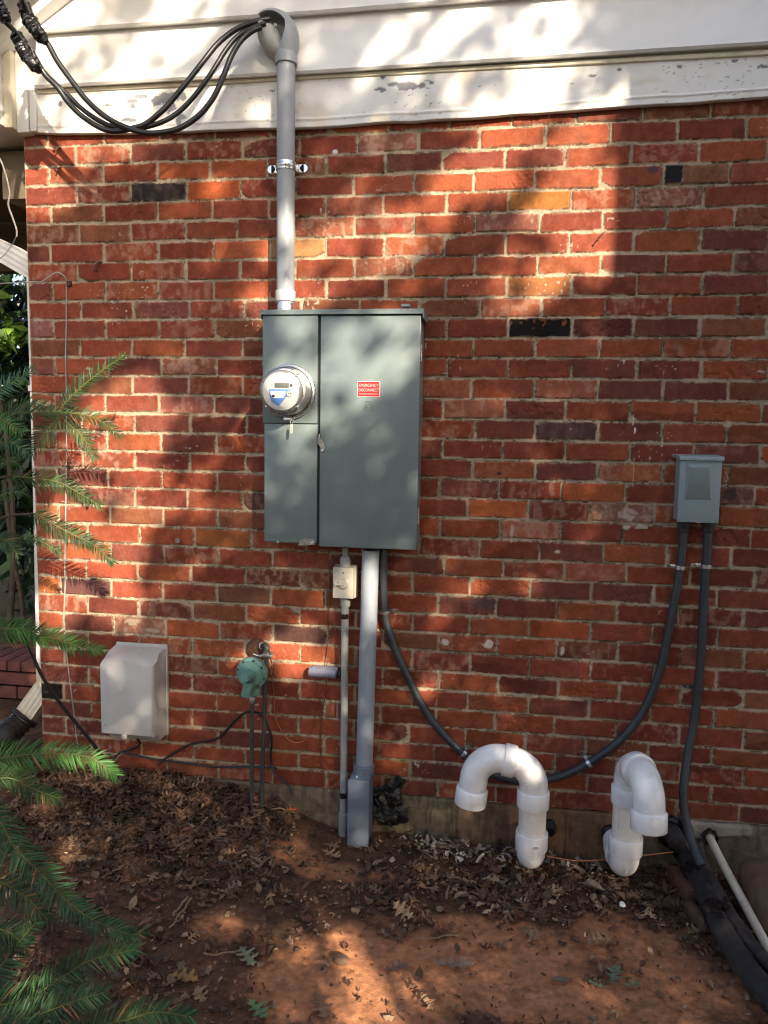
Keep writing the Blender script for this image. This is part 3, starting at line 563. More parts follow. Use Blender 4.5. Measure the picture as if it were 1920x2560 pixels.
# ---- service mast and weatherhead
MX = .986; MYY = -.075
mast = thing('service_mast', (MX, MYY, zcap), 'thick grey plastic conduit rising from the panel top to a hooded cable entry', 'conduit')
z632 = D(616, 633, MYY)[2]; z655 = D(616, 652, MYY)[2]; zhd = D(619, 128, MYY)[2]
mb = MB(); mb.tube([(MX, MYY, z) for z in np.linspace(z655-.005, zhd+.02, 10)], .0300, 32); mb.build('pipe', M_pvcmast, mast)
mb = MB(); mb.lathe((MX, MYY, z655), (0,0,1), [(.030,-.001),(.034,.0),(.0345,.004),(.0345,.032),(.033,.036),(.030,.0365)], 32)
for k in range(0): pass
ad = mb.build('adapter', M_pvcwhite if False else M_pvcmast, mast)
mb = MB(); an = rad(-62); mb.box((MX+.0352*math.cos(an), MYY+.0352*math.sin(an), z655+.019), (.020,.0006,.020), rot=Matrix.Rotation(an+math.pi/2, 3, 'Z')); bl = mb.build('barcode_sticker', M_whitelab, ad)
mb = MB()
for i in range(7): q = np.array([MX+.0357*math.cos(an), MYY+.0357*math.sin(an), z655+.020])+np.array([-math.sin(an), math.cos(an), 0])*(-.006+i*.002); mb.box(q, (.0009 if i % 2 else .0005, .0004, .011), rot=Matrix.Rotation(an+math.pi/2, 3, 'Z'))
mb.build('print', M_ink, bl)
mb = MB(); mb.tube([(MX, MYY, zcap-.002), (MX, MYY, z655)], .0285, 28); mb.lathe((MX, MYY, zcap+.001), (0,0,1), [(.030,0),(.0345,.001),(.0345,.006),(.029,.009)], 28); mb.build('metal_nipple', M_zinc, mast)
# hood: sleeve + domed cap bending to the left, fluted underside, cable plate
mb = MB()
zc0 = D(619, 140, MYY)[2]; zc1 = D(620, 112, MYY)[2]
mb.lathe((MX, MYY, zc0), (0,0,1), [(.030,-.0005),(.0365,.0),(.037,.003),(.037,.030),(.0345,.034),(.0330,.060)], 32)
mb.build('hood_collar', M_pvcmast, mast)
def hd(x, y): P = D(x, y, MYY); return np.array([P[0], MYY, P[2]])
spine = [hd(620,118), hd(621,95), hd(617,74), hd(606,57), hd(592,48), hd(577,46), hd(566,50)]
ra = [.034,.039,.042,.042,.040,.035,.030]; mb = MB(); secs = []
SP = cr(spine, 5); RR = np.interp(np.linspace(0, 6, len(SP)), range(7), ra)
for i, p in enumerate(SP):
    t = SP[min(i+1, len(SP)-1)]-SP[max(i-1, 0)]; t /= np.linalg.norm(t); nrm = np.array([-t[2], 0, t[0]])   # in-plane normal
    # outer half shell, outside of the bend; nrm should point away from the centre of the bend
    if nrm[0]*1+nrm[2]*1 < 0: nrm = -nrm
    am = -1.9+.85*min(1, max(0, (i/len(SP)-.12)/.3))
    outer = [p+nrm*RR[i]*math.cos(a)*1.0+np.array([0,1,0])*RR[i]*math.sin(a) for a in np.linspace(am, 2.0, 17)]
    inner = [p+nrm*(RR[i]-.0035)*math.cos(a)*1.0+np.array([0,1,0])*(RR[i]-.0035)*math.sin(a) for a in np.linspace(2.0, am, 17)]
    secs.append(outer+inner)
mb.loft(secs); mb.build('hood', M_pvcmast, mast, 50)
# lower jaw with the cable ports
mb = MB(); jw = [hd(612,118), hd(600,108), hd(590,95), hd(581,80), hd(574,66)]; jr = [.024,.031,.036,.036,.030]
mb.tube(cr(jw, 4), np.interp(np.linspace(0, 4, 17), range(5), jr), 20, sx=1.15, up0=(1,0,0)); mb.build('cable_plate', M_oldpvc, mast)
mb = MB()
for dx, dy, dz in ((578,60,-.030),(584,70,-.022),(588,82,-.005),(590,94,.012)):
    q = D(dx, dy, MYY); q[1] = MYY+dz*.8-.004; dv = np.array([-.75,-.25,-.25]); dv /= np.linalg.norm(dv); mb.lathe(q+dv*.006, dv, [(.009,0),(.013,.001),(.013,.016),(.010,.016),(.0095,.004),(0,.004)], 16)
mb.build('cable_ports', M_oldpvc, mast)
screw('hood_screw', hd(603,70)+np.array([0,-.043,0]), .006, mast, m=M_pvcmast)

def strap(name, p, t, r, side, label, group, tabs=1, width=.012, m=M_zinc, out=(0,-1,0)):
    """one-hole strap: p centre of conduit, t its direction, side = direction of the tab in the wall plane"""
    p = np.array(p, float); t = np.array(t, float); t /= np.linalg.norm(t); s = np.array(side, float); s -= t*s.dot(t); s /= np.linalg.norm(s); o = np.cross(t, s); o = o if o[1] < 0 else -o
    th = thing(name, p, label, 'pipe strap', group)
    R = r+.0012; mb = MB(); secs = []
    sect = [(-width/2, 0), (-width/2, .0018), (-width*.2, .0018), (-width*.12, .003), (width*.12, .003), (width*.2, .0018), (width/2, .0018), (width/2, 0)]
    yb = max(0.004, -p[1]-.002)
    for a in np.linspace(-.15 if tabs > 1 else -.3, math.pi+.15, 17):
        d_ = s*math.cos(a)+o*math.sin(a); secs.append([p+d_*(R+b)+t*a_ for a_, b in sect])
    mb.loft(secs); mb.build('band', m, th)
    for sg in ([1] if tabs == 1 else [1, -1]):
        base = p+s*sg*R-o*(r*.6 if True else 0); c_ = p+s*sg*(R+.012)-o*(r*.72)
        rot = Matrix((V(s*sg), V(t), V(o))).transposed()
        mb = MB(); mb.box(c_, (.027, width, .0022), .0006, rot=rot); mb.box(p+s*sg*(R+.0008)-o*r*.36, (.0022, width, r*.75), .0003, rot=rot)
        mb.lathe(c_+s*sg*.0125-o*.0011, o, [(width/2, 0), (width/2, .0022), (0, .0022)], 14); tb = mb.build('tab', m, th)
        screw('bolt', c_+s*sg*.004+o*.001, .0048, tb, ax=tuple(o), h=.005, m=M_steel if tabs == 1 else M_dark)
    return th
p = D(617, 360, MYY); strap('pipe_strap', (MX, MYY, p[2]), (0,0,1), .030, (1,0,0), 'shiny two-eared strap holding the thick mast conduit to the brick', 'metal pipe straps', tabs=2, width=.026)

# ---- service cables
def zp(x, y): return x/2.0737, y/2.0737
def zpath(pts, y0, y1, ymid=None):
    n = len(pts); out = []
    for i, (x, y) in enumerate(pts):
        t = i/(n-1); yy = y0*(1-t)+y1*t
        if ymid is not None: yy += ymid*math.sin(math.pi*t)
        out.append(W(*zp(x, y), yy))
    return cr(out, 7)
def lumps(name, pts, parent, r=.016, seed=1, m=M_tape):
    rj = random.Random(seed); P = cr(pts, 6); n = len(P)
    R = [r*(.55+.45*math.sin(math.pi*min(1, max(0, (i+.5)/n))))*(1+rj.uniform(-.22, .22)) for i in range(n)]
    mb = MB(); mb.tube(P, R, 10)
    for v in mb.bm.verts: v.co += Vector([rj.uniform(-1, 1) for _ in range(3)])*r*.13
    for i in range(2, n-2, 3):
        q = P[i]; t = P[i+1]-P[i]; mb.lathe(q, V(t), [(r*.9, -.004), (r*1.08, -.002), (r*1.02, .003), (r*.85, .005)], 10)
    return mb.build(name, m, parent, 30)
YH = MYY-.03
cab = [
 ([(180,130),(215,185),(250,230),(300,320),(380,430),(450,520),(540,600),(640,655),(760,690),(880,680),(960,650),(1040,590),(1110,500),(1160,390),(1200,290),(1250,210),(1310,160),(1352,143)], -.30, YH-.025, -.02, 'thickest black service cable, hanging lowest under the hood', [(120,10),(138,70),(170,130),(205,180),(240,222)], 3),
 ([(165,270),(205,340),(240,395),(300,455),(350,525),(420,598),(520,662),(600,680),(700,662),(760,640),(840,575),(900,510),(990,400),(1060,310),(1130,225),(1220,155),(1330,112),(1395,98)], -.30, YH+.005, -.02, 'black service cable running uppermost into the hood', [(80,175),(105,220),(140,280),(175,330),(205,370)], 8),
 ([(185,300),(225,370),(290,435),(340,480),(420,560),(520,630),(620,665),(720,665),(820,640),(900,600),(980,530),(1060,430),(1120,340),(1170,260),(1230,190),(1300,150),(1375,120)], -.27, YH-.010, -.01, 'middle black service cable with a faint lengthwise stripe', [(0,30),(12,75)], 5)]
for i, (pts, y0, y1, ym, lb, spl, sd) in enumerate(cab):
    P = zpath(pts, y0, y1, ym); t = thing('service_cable', P[0], lb, 'cable', 'service drop cables')
    mb = MB(); mb.tube(P, .0086 if i != 2 else .0078, 14); mb.build('cable_run', M_rubber, t)
    q = [W(*zp(x, y), y0-.0) for x, y in spl]
    if i < 2: lumps('taped_splice', q, t, .020, sd)
    if i == 0:
        up = [W(*zp(150,90), -.30), W(*zp(110,-20), -.36), W(*zp(60,-160), -.5), W(*zp(-250,-700), -1.1)]; mb = MB(); mb.tube(cr(up, 6), .010, 10); mb.build('overhead_wire', M_rubber, t)
        lumps('splice_connector', [W(*zp(130,95), -.335), W(*zp(165,135), -.335), W(*zp(195,175), -.335)], t, .017, 12)
    if i == 1:
        up = [W(*zp(100,190), -.30), W(*zp(60,150), -.31), W(*zp(10,95), -.34), W(*zp(-60,-40), -.45), W(*zp(-300,-500), -.9)]; mb = MB(); mb.tube(cr(up, 6), .0055, 10); mb.build('overhead_wire', M_rubber, t)
        lumps('splice_connector', [W(*zp(100,235), -.335), W(*zp(120,270), -.335), W(*zp(150,310), -.335), W(*zp(190,350), -.335)], t, .016, 22)
    if i == 2: lumps('taped_splice', [W(*zp(-20,10), -.33), W(*zp(5,45), -.33), W(*zp(25,90), -.33), W(*zp(35,115), -.33)], t, .018, 32)
MB().tube(cr([W(*zp(30,105),-.33), W(*zp(90,170),-.32), W(*zp(150,260),-.30), W(*zp(188,302),-.272)], 6), .004, 8).build('overhead_wire', M_rubber, t)

# ---- lower big conduit and its elbow box
CX = 1.284
cd = thing('underground_conduit', (1.277, -.08, .02), 'thick grey-blue conduit running from the panel bottom down to the ground', 'conduit')
p0 = W(927, 1375, -.08); p1 = W(910, 1940, -.08)
mb = MB(); mb.tube([p0*(1-t)+p1*t for t in np.linspace(0, 1, 12)], .0293, 32); mb.build('pipe', M_pvcgrey, cd)
# conduit body (long box with sloping back) at the foot
xa, xb = 1.234, 1.306; ya, yb_ = -.152, -.045; za, zb = .030, .262
mb = MB(); mb.box2((xa, ya+.006, za), (xb, yb_, zb), .008, 3); body = mb.build('elbow_box', M_lbbox, cd)
mb = MB(); mb.box2((xa-.0015, ya-.001, za-.003), (xb+.0015, ya+.0055, zb+.003), .003, 3); mb.build('cover_plate', M_lbbox, body)
mb = MB(); mb.lathe((1.2765, -.082, zb-.004), (0,0,1), [(.0365,0),(.0365,.034),(.0345,.0365),(.0295,.037)], 32); mb.build('socket', M_lbbox, body)
screw('cover_screw', (1.262, -.135, zb+.006), .0045, body, ax=(-.1,-.8,.5)); screw('cover_screw', (1.27, ya-.001, za+.008), .0035, body)
mb = MB(); mb.tube([(1.27, -.09, .04), (1.27, -.09, -.2)], .03, 20); mb.build('buried_end', M_pvcgrey, body)

# ---- thin conduit with timer switch
tc_ = thing('thin_conduit', (1.198, -.05, .03), 'thin weathered grey conduit left of the thick one, mended with black tape', 'conduit')
mb = MB(); mb.tube([W(862.5,1505,-.05), W(861,1750,-.05), W(858,2055,-.05)], .0128, 20); mb.build('pipe', M_oldpvc, tc_)
q = W(859,1988,-.05); mb = MB(); mb.tube([q+np.array([0,0,.012]), q-np.array([0,0,.008])], .0134, 18); mb.build('tape_wrap', M_tape, tc_)
mb = MB(); mb.lathe(W(858,2065,-.05), (0,0,1), [(.010,-.06),(.0168,-.05),(.0168,.030),(.0172,.032),(.0172,.050),(.013,.052)], 20); mb.build('coupling', M_oldpvc, tc_)
q = W(859.5,1955,-.05); mb = MB(); mb.lathe(q, (0,0,1), [(.0129,-.05),(.0131,-.05),(.0131,.012),(.0129,.012)], 18); mb.build('repaired_joint', M_oldpvc, tc_)
mb = MB(); mb.lathe(W(863.5,1500,-.05), (0,0,1), [(.013,-.022),(.0172,-.021),(.0172,.004),(.0165,.014),(.017,.03)], 20); mb.build('socket', M_oldpvc, tc_)
q = W(862,1540,-.05); mb = MB(); mb.lathe(q, (0,0,1), [(.0129,-.009),(.0135,-.009),(.0135,.009),(.0129,.009)], 18); mb.build('tape_wrap', M_tape, tc_)
mb = MB(); mb.lathe(W(864,1420,-.055), (0,0,1), [(.0195,0),(.0195,.034),(.017,.040),(.0125,.042)], 20); mb.tube([W(864,1396,-.055), W(864,1370,-.055)], .0115, 16); mb.build('upper_fitting', M_oldpvc, tc_)
tm = thing('rotary_switch', W(858,1495,-.03), 'small beige switch box with a round dial on the thin conduit', 'switch box')
a = W(833,1418,-.085); b = W(883.5,1497,-.085)
mb = MB(); F_ = [(a[0],-.085,a[2]), (b[0]-.002,-.085,a[2]), (b[0]-.002,-.085,b[2]), (a[0],-.085,b[2])]; Bk = [(a[0]-.001,-.035,a[2]+.003), (b[0]+.006,-.035,a[2]+.003), (b[0]+.006,-.035,b[2]-.003), (a[0]-.001,-.035,b[2]-.003)]
mb.loft([Bk, F_]); mb.build('housing', M_beige, tm, bevel=.003)
q = (np.array(a)+b)/2; q[1] = -.085; q[0] += .0015; q[2] += -.002
mb = MB(); mb.lathe(q, ax, [(.0195,0),(.0195,.004),(.0165,.0055),(.0155,.010),(.0140,.0118),(0,.0125)], 28); dl = mb.build('dial', M_beige, tm)
mb = MB(); mb.box(q+np.array([-.012,-.013,-.001]), (.030,.006,.007), .0015); mb.box(q+np.array([-.027,-.010,.0]), (.006,.012,.017), .0015); mb.build('lever', M_beige, dl)
screw('screw', np.array([q[0]-.001, -.085, a[2]-.018]), .003, tm, m=M_steel)

# ---- bonding bridge and bare ground wires
P0 = W(773,1679,-.035); P1 = W(849,1685,-.035)
bb = thing('ground_clamp_housing', (P0+P1)/2, 'short grey-violet half-round plastic cover on the brick beside the thin conduit', 'wire cover')
mb = MB(); dr = (P1-P0)/np.linalg.norm(P1-P0); mb.lathe(P0, dr, [(0,0),(.0165,.0),(.0185,.002),(.0185,.098),(.0165,.100)], 26); mb.box((P0+P1)/2+np.array([0,.016,.004]), (.092,.022,.030), .002)
for k in (.016,.048,.080): mb.box(P0+dr*k+np.array([0,-.004,.0185]), (.012,.010,.005), .001)
mb.build('cover', M_purple, bb)
mb = MB(); mb.lathe(P1+dr*-.002, dr, [(.0150,0),(.0150,.006),(0,.006)], 20); mb.build('end_plug', M_dark, bb)
def z4(x, y): return 600+x/2.95, 1380+y/2.95
def wire(name, pts, r, label, m, y=-.006, parent=None, n=8, cat='wire', group=None):
    P = cr([W(*p[:2], p[2] if len(p) > 2 else y) for p in pts], 8); mb = MB(); mb.tube(P, r, n); o = mb.build(name, m, parent)
    if label: tag(o, label, cat, group)
    return o
wire('ground_wire', [(*z4(222,780),-.075),(*z4(236,830),-.05),(*z4(228,880),-.02),(*z4(240,960),-.012),(*z4(250,1080),-.012),(*z4(258,1200),-.014),(*z4(290,1290),-.016),(*z4(340,1368),-.018),(*z4(410,1406),-.018),(*z4(470,1390),-.016),(*z4(520,1320),-.012),(*z4(548,1230),-.012),(*z4(562,1050),-.014),(*z4(552,1000),-.02),(*z4(550,930),-.03)], .0019, 'bare bright copper wire looping from the gas pipe clamp to the wire cover', M_copper)
wire('ground_wire', [(*z4(654,-10),-.02),(*z4(662,250),-.010),(*z4(652,480),-.008),(*z4(650,640),-.008),(*z4(640,850),-.022)], .0018, 'dark copper wire dropping from the panel bottom to the wire cover', M_oldcopper)
wire('ground_wire', [(*z4(634,930),-.03),(*z4(634,1050),-.012),(*z4(612,1130),-.010),(*z4(598,1230),-.008),(*z4(592,1440),-.008),(*z4(610,1600),-.010),(*z4(640,1740),-.02),(*z4(700,1850),-.035),(*z4(738,1895),-.05)], .0018, 'dark copper wire running from the wire cover down behind the thin conduit foot', M_oldcopper)

# ---- flexible grey conduits and their straps
A = [(829,1187),(828,1250),(832,1322),(845,1380),(880,1460),(930,1553),(1000,1628),(1050,1666),(1100,1684),(1150,1688),(1210,1677),(1272,1648),(1340,1598),(1390,1535),(1425,1450),(1447,1350),(1462,1270),(1473,1200),(1477,1130)]
PA = cr([D(x, y, -.055 if i in (0, 1) else -.028) for i, (x, y) in enumerate(A)], 8)
fa = thing('flexible_conduit', PA[0], 'dark grey flexible conduit sagging in a long loop from panel to small box', 'conduit', 'dark grey flexible conduits')
mb = MB(); mb.tube(PA, [.0135 + .0003*(i % 2) for i in range(len(PA))], 18); mb.build('tube', M_flex, fa)
q = PA[-1]; mb = MB(); mb.lathe(q+np.array([0,0,-.03]), (0,0,1), [(.0138,0),(.0175,.002),(.0185,.008),(.0185,.020),(.020,.022),(.020,.034),(.014,.038)], 20); mb.build('connector', M_flex, fa)
Bq = [(1530,1130,-.028),(1527,1200,-.028),(1520,1300,-.026),(1515,1400,-.026),(1508,1487,-.026),(1497,1570,-.03),(1484,1640,-.05),(1477,1700,-.08),(1478,1750,-.10),(1487,1795,-.12),(1500,1835,-.16),(1515,1870,-.20)]
PB = cr([D(x, y, yy) for x, y, yy in Bq], 8)
fb_ = thing('flexible_conduit', PB[0], 'dark grey flexible conduit dropping straight from small box to the pipe bundle', 'conduit', 'dark grey flexible conduits')
mb = MB(); mb.tube(PB, [.0140 + .0003*(i % 2) for i in range(len(PB))], 18); mb.build('tube', M_flex, fb_)
q = PB[0]; mb = MB(); mb.lathe(q+np.array([0,0,-.03]), (0,0,1), [(.0145,0),(.018,.002),(.019,.008),(.019,.020),(.0205,.022),(.0205,.034),(.014,.038)], 20); mb.build('connector', M_flex, fb_)
def near(Pl, x, y, yy=-.028):
    t = D(x, y, yy); k = min(range(1, len(Pl)-1), key=lambda i: np.linalg.norm(Pl[i]-t)); return Pl[k], Pl[k+1]-Pl[k-1]
for Pl, x, y, s, lb, m_ in ((PA,832,1322,(1,0,.05),'small strap high on the looping grey conduit, just below the panel',M_steel), (PA,998,1625,(.7,0,.7),'small strap on the looping grey conduit left of the first white pipe',M_zinc),
    (PA,1272,1649,(-.25,0,1),'small strap on the looping grey conduit between the two white pipes',M_zinc), (PA,1467,1224,(-1,0,0),'small strap on the looping grey conduit under the small grey box',M_zinc),
    (PB,1526,1226,(-1,0,0),'small strap on the straight grey conduit under the small grey box',M_zinc), (PB,1508,1489,(-1,0,.1),'dull strap half way down the straight grey conduit',M_flex)):
    p, t = near(Pl, x, y); strap('pipe_strap', p, t, .0142, s, lb, 'metal pipe straps', m=m_)

# ---- small disconnect box
sy = -.085
xa, xb = D(1467,1050,sy)[0], D(1557,1050,sy)[0]; za, zb = D(1510,1129,sy)[2], D(1512,990,sy)[2]
sb = thing('disconnect_box', ((xa+xb)/2, -.04, za), 'small grey metal box with a raised centre panel at the right, feeding two conduits', 'electrical box')
mb = MB(); mb.box2((xa+.003, -.004, za+.003), (xb-.003, sy+.008, zb), .002); mb.build('enclosure', M_box, sb)
# cover with pressed trapezoid
mb = MB(); mb.box2((xa, sy+.0075, za), (xb, sy, zb-.001), .0015)
T1 = [D(x, y, sy-.0002) for x, y in ((1482,1001),(1541,1001),(1538,1079),(1478,1079))]; T2 = [D(x, y, sy-.013) for x, y in ((1492,1010),(1530,1010),(1536,1075),(1483,1075))]
T2 = [np.array([q[0], sy-.022 if i < 2 else sy-.006, q[2]]) for i, q in enumerate(T2)]
mb.loft([T1, T2]); mb.build('cover', M_box, sb, bevel=.0012)
mb = MB(); mb.loft([[(x, -.002, zb+.010), (x, sy-.006, zb+.006), (x, sy-.008, zb+.003), (x, sy-.008, zb-.006), (x, sy-.003, zb-.006), (x, -.002, zb+.001)] for x in (xa-.005, xb+.004)]); mb.build('cap', M_box, sb, bevel=.0008)
mb = MB(); q = D(1508,1127,sy-.001); mb.tube(cr([q+np.array([-.009,0,.002]), q+np.array([-.006,-.006,-.001]), q+np.array([.006,-.006,-.001]), q+np.array([.009,0,.002])], 4), .0012, 6); mb.build('hasp', M_zinc, sb)

# ================================================================ GAS, UTILITY BOX
def z5(x, y): return 560+x/5.53, 1600+y/5.53
RC = W(*z5(362,475), -.115)
rg_ = thing('gas_regulator', (RC[0], -.09, RC[2]-.06), 'round green gas pressure regulator with a hexagonal cap on the brick', 'gas regulator')
nx = np.array([-.10,-1,-.05]); nx /= np.linalg.norm(nx)
mb = MB(); mb.lathe(RC-nx*.012, nx, [(.030,-.05),(.045,-.040),(.0545,-.016),(.0565,-.012),(.0565,.004),(.054,.006),(.0465,.008),(.044,.016),(.034,.020),(.026,.022),(0,.023)], 48); bd = mb.build('diaphragm_case', M_green, rg_)
e1 = np.cross(nx, [0,0,1]); e1 /= np.linalg.norm(e1); e2 = np.cross(e1, nx)
for k in range(8):
    a_ = 2*math.pi*(k+.3)/8; q = RC-nx*.006+(e1*math.cos(a_)+e2*math.sin(a_))*.0505
    mb = MB(); mb.lathe(q, nx, [(.0042,0),(.0042,.004),(.002,.0055),(0,.0055)], 6); mb.build('bolt', M_gaspipe, bd)
hx = W(*z5(265,535), -.185); st_ = RC+nx*.004; dv = hx-st_; dn = dv/np.linalg.norm(dv)
mb = MB(); mb.tube([st_-dn*.01, st_+dn*.018, hx-dn*.016], [.0225,.021,.0185], 24); mb.build('spring_chimney', M_green, rg_)
mb = MB(); mb.lathe(hx-dn*.018, dn, [(.0165,0),(.019,.001),(.019,.016),(.0165,.019),(0,.0195)], 6); mb.build('hex_cap', M_green, rg_, 20)
v0 = W(*z5(345,590), -.14); v1 = W(*z5(318,680), -.145); v2 = W(*z5(298,775), -.145)
mb = MB(); mb.tube([v0, v1, v2], [.019,.0165,.0165], 22); mb.lathe(v2, v2-v1, [(.0165,0),(.0165,.0005),(.0125,.0005),(.012,-.012),(0,-.012)], 22); mb.build('vent_spout', M_green, rg_)
b0 = W(*z5(440,640), -.085); b1 = W(*z5(395,790), -.085)
mb = MB(); mb.tube([b0+np.array([0,0,.03]), b0, b1], [.02,.019,.014], 18); mb.box(W(*z5(430,700), -.08), (.04,.04,.03), .006); mb.build('outlet_body', M_green, rg_)
gp = thing('gas_pipe', W(*z5(380,1980), -.09), 'left of two dark pipes, rising from the leaves to the green regulator', 'pipe', 'dark gas pipes')
mb = MB(); mb.tube([W(*z5(390,860),-.09), W(*z5(385,1400),-.088), W(*z5(380,1990),-.085), W(*z5(379,2300),-.085)], .0070, 14); mb.build('tube', M_gaspipe, gp)
mb = MB(); mb.lathe(W(*z5(392,905),-.09), (0,0,1), [(.0075,0),(.0105,.004),(.0108,.013),(.0085,.015),(.0085,.018),(.0115,.020),(.0115,.030),(.009,.034),(.009,.04)], 12); mb.build('union_nut', M_steel, gp)
gp2 = thing('gas_pipe', W(*z5(530,1990), -.07), 'right of two dark pipes, bent into the wall above the regulator with a clamp', 'pipe', 'dark gas pipes')
mb = MB(); mb.tube([W(*z5(592,150),-.085), W(*z5(588,300),-.085), W(*z5(565,800),-.080), W(*z5(545,1400),-.072), W(*z5(530,1990),-.068), W(*z5(525,2300),-.068)], .0075, 14); mb.build('tube', M_gaspipe, gp2)
e = [W(*z5(595,170),-.085), W(*z5(596,110),-.085), W(*z5(575,78),-.075), W(*z5(545,78),-.05), W(*z5(500,85),-.01), W(*z5(480,90), .0)]
mb = MB(); mb.tube(cr(e, 5), .0095, 16); el = mb.build('elbow', M_gaspipe, gp2)
mb = MB(); mb.lathe(W(*z5(530,82),-.045), e[3]-e[4], [(.010,0),(.0135,.001),(.0135,.006),(.010,.008)], 18); mb.lathe(W(*z5(596,185),-.085), (0,0,1), [(.0085,0),(.0125,.001),(.0125,.007),(.0085,.009)], 18); mb.build('collar', M_steel, el)
hs = thing('pipe_sleeve', W(*z5(440,110), -.0), 'rusty round sleeve in the brick where the gas pipe enters', 'pipe sleeve')
mb = MB(); mb.lathe(W(*z5(470,95),.01), ax, [(.036,0),(.036,.022),(.032,.030),(.020,.034),(0,.034)], 28); mb.build('ring', M_rust, hs)
clp = thing('ground_clamp', W(*z5(590,210), -.09), 'bronze and silver ground clamp screwed on the gas pipe top', 'clamp')
c_ = W(*z5(592,205), -.085)
mb = MB(); mb.box(c_+np.array([.002,-.012,0]), (.040,.008,.012), .002); mb.box(c_+np.array([.002,.011,0]), (.036,.006,.011), .002); mb.build('jaw', M_steel, clp)
for dx in (-.018,.020): mb = MB(); mb.tube([c_+np.array([dx,.016,0]), c_+np.array([dx,-.024,0])], .0026, 8); mb.lathe(c_+np.array([dx,-.016,0]), ax, [(.0058,0),(.0058,.004),(0,.005)], 8); mb.build('bolt', M_zinc, clp)
mb = MB(); mb.tube([c_+np.array([.020,-.014,.0]), c_+np.array([.021,-.016,.015])], .004, 8); mb.tube([c_+np.array([-.02,-.012,-.004]), c_+np.array([-.045,-.012,.004])], .0022, 8); mb.build('wing_screw', M_zinc, clp)
# utility box
ub = thing('utility_box', (.40, -.05, .32), 'weathered beige plastic utility box with arched top near the ground at left', 'utility box')
FT = W(253,1646,-.12); FR = W(382,1662,-.12); FB = W(248,1831,-.12); FBR = W(378,1847,-.12)
bt = W(420,1622,-.004); bbm = W(417,1833,-.004)
x0, x1 = (FT[0]+FB[0])/2, (FR[0]+FBR[0])/2; z0, z1 = (FB[2]+FBR[2])/2, FT[2]-.004; xb0, xb1 = x0+.005, (bt[0]+bbm[0])/2; zt = bt[2]+.006; zbk = bbm[2]
nseg = 13
def arch(y, xa, xb, zbot_, zside, zarch):
    top = [(xa+(xb-xa)*t, y, zside+(zarch-zside)*(1-(2*t-1)**2)**.8) for t in np.linspace(0, 1, nseg)]
    return [(xa, y, zbot_)]+top+[(xb, y, zbot_)]
mb = MB(); mb.loft([arch(-.004, xb0, xb1-.002, zbk, zt, zt), arch(-.030, xb0, xb1-.003, zbk-.002, zt-.004, zt-.001), arch(-.062, xb0-.001, xb1-.006, zbk-.004, zt-.012, zt-.003), arch(-.088, (x0+xb0)/2, x1+.006, z0+.000, z1-.004, z1+.018), arch(-.106, x0+.001, x1+.002, z0-.001, z1-.012, z1+.012), arch(-.116, x0, x1, z0, z1-.022, z1+.003), arch(-.12, x0+.004, x1-.004, z0+.004, z1-.028, z1-.003)])
mb.build('cover', M_util, ub, 42, bevel=.003)
mb = MB(); mb.box2((xb0+.002, -.010, zt-.004), (xb1+.003, .0, zt+.010), .002); mb.box2((xb1-.001, -.016, zbk-.002), (xb1+.005, -.001, zt), .002); mb.build('back_plate', M_util, ub)
q = W(311, 1841, -.122); mb = MB(); mb.lathe(q+np.array([0,.012,0]), ax, [(.0095,0),(.0095,.010),(.0105,.012),(.0105,.015),(.007,.017),(.006,.019),(.0045,.019),(0,.018)], 24); mb.build('knob', M_beige, ub)
for x, y, dx, dz in ((257,1833,.002,.010),(262,1812,.002,.006)): q = W(x, y, -.1205); mb = MB(); mb.box(q, (.003,.0006,dz), rot=Matrix.Rotation(.4, 3, 'Y')); mb.build('scuff', M_ink, ub)
q = W(388, 1727, -.118); mb = MB(); mb.tube(cr([W(379,1735,-.121), W(383,1790,-.121), W(380,1830,-.121)], 4), .0005, 4); mb.build('crack', M_ink, ub)
# black cables along the wall
wire('black_cable', [(396,1912,-.02),(417,1894,-.012),(471,1863,-.010),(538,1848,-.010),(562,1830,-.010),(586,1803,-.010),(610,1783,-.012),(628,1779.5,-.014),(652,1787,-.014),(670,1812,-.016),(679,1851,-.018),(677,1897,-.02),(684,1927,-.03),(705,1950,-.045),(722,1966,-.06),(730,1990,-.07)], .0042, 'black cable humped over the gas pipes and into the leaves', M_rubber, cat='cable')
wire('black_cable', [(300,1880,-.012),(381,1897,-.010),(456,1906,-.010),(531,1916,-.010),(600,1918,-.010),(680,1919,-.012),(690,1925,-.02)], .0038, 'black cable lying level along the lowest bricks', M_rubber, cat='cable')
wire('black_cable', [(342,1845,-.05),(350,1860,-.02),(330,1872,-.012),(300,1882,-.012),(275,1905,-.02)], .0036, 'short black cable hanging out below the beige utility box', M_rubber, cat='cable')
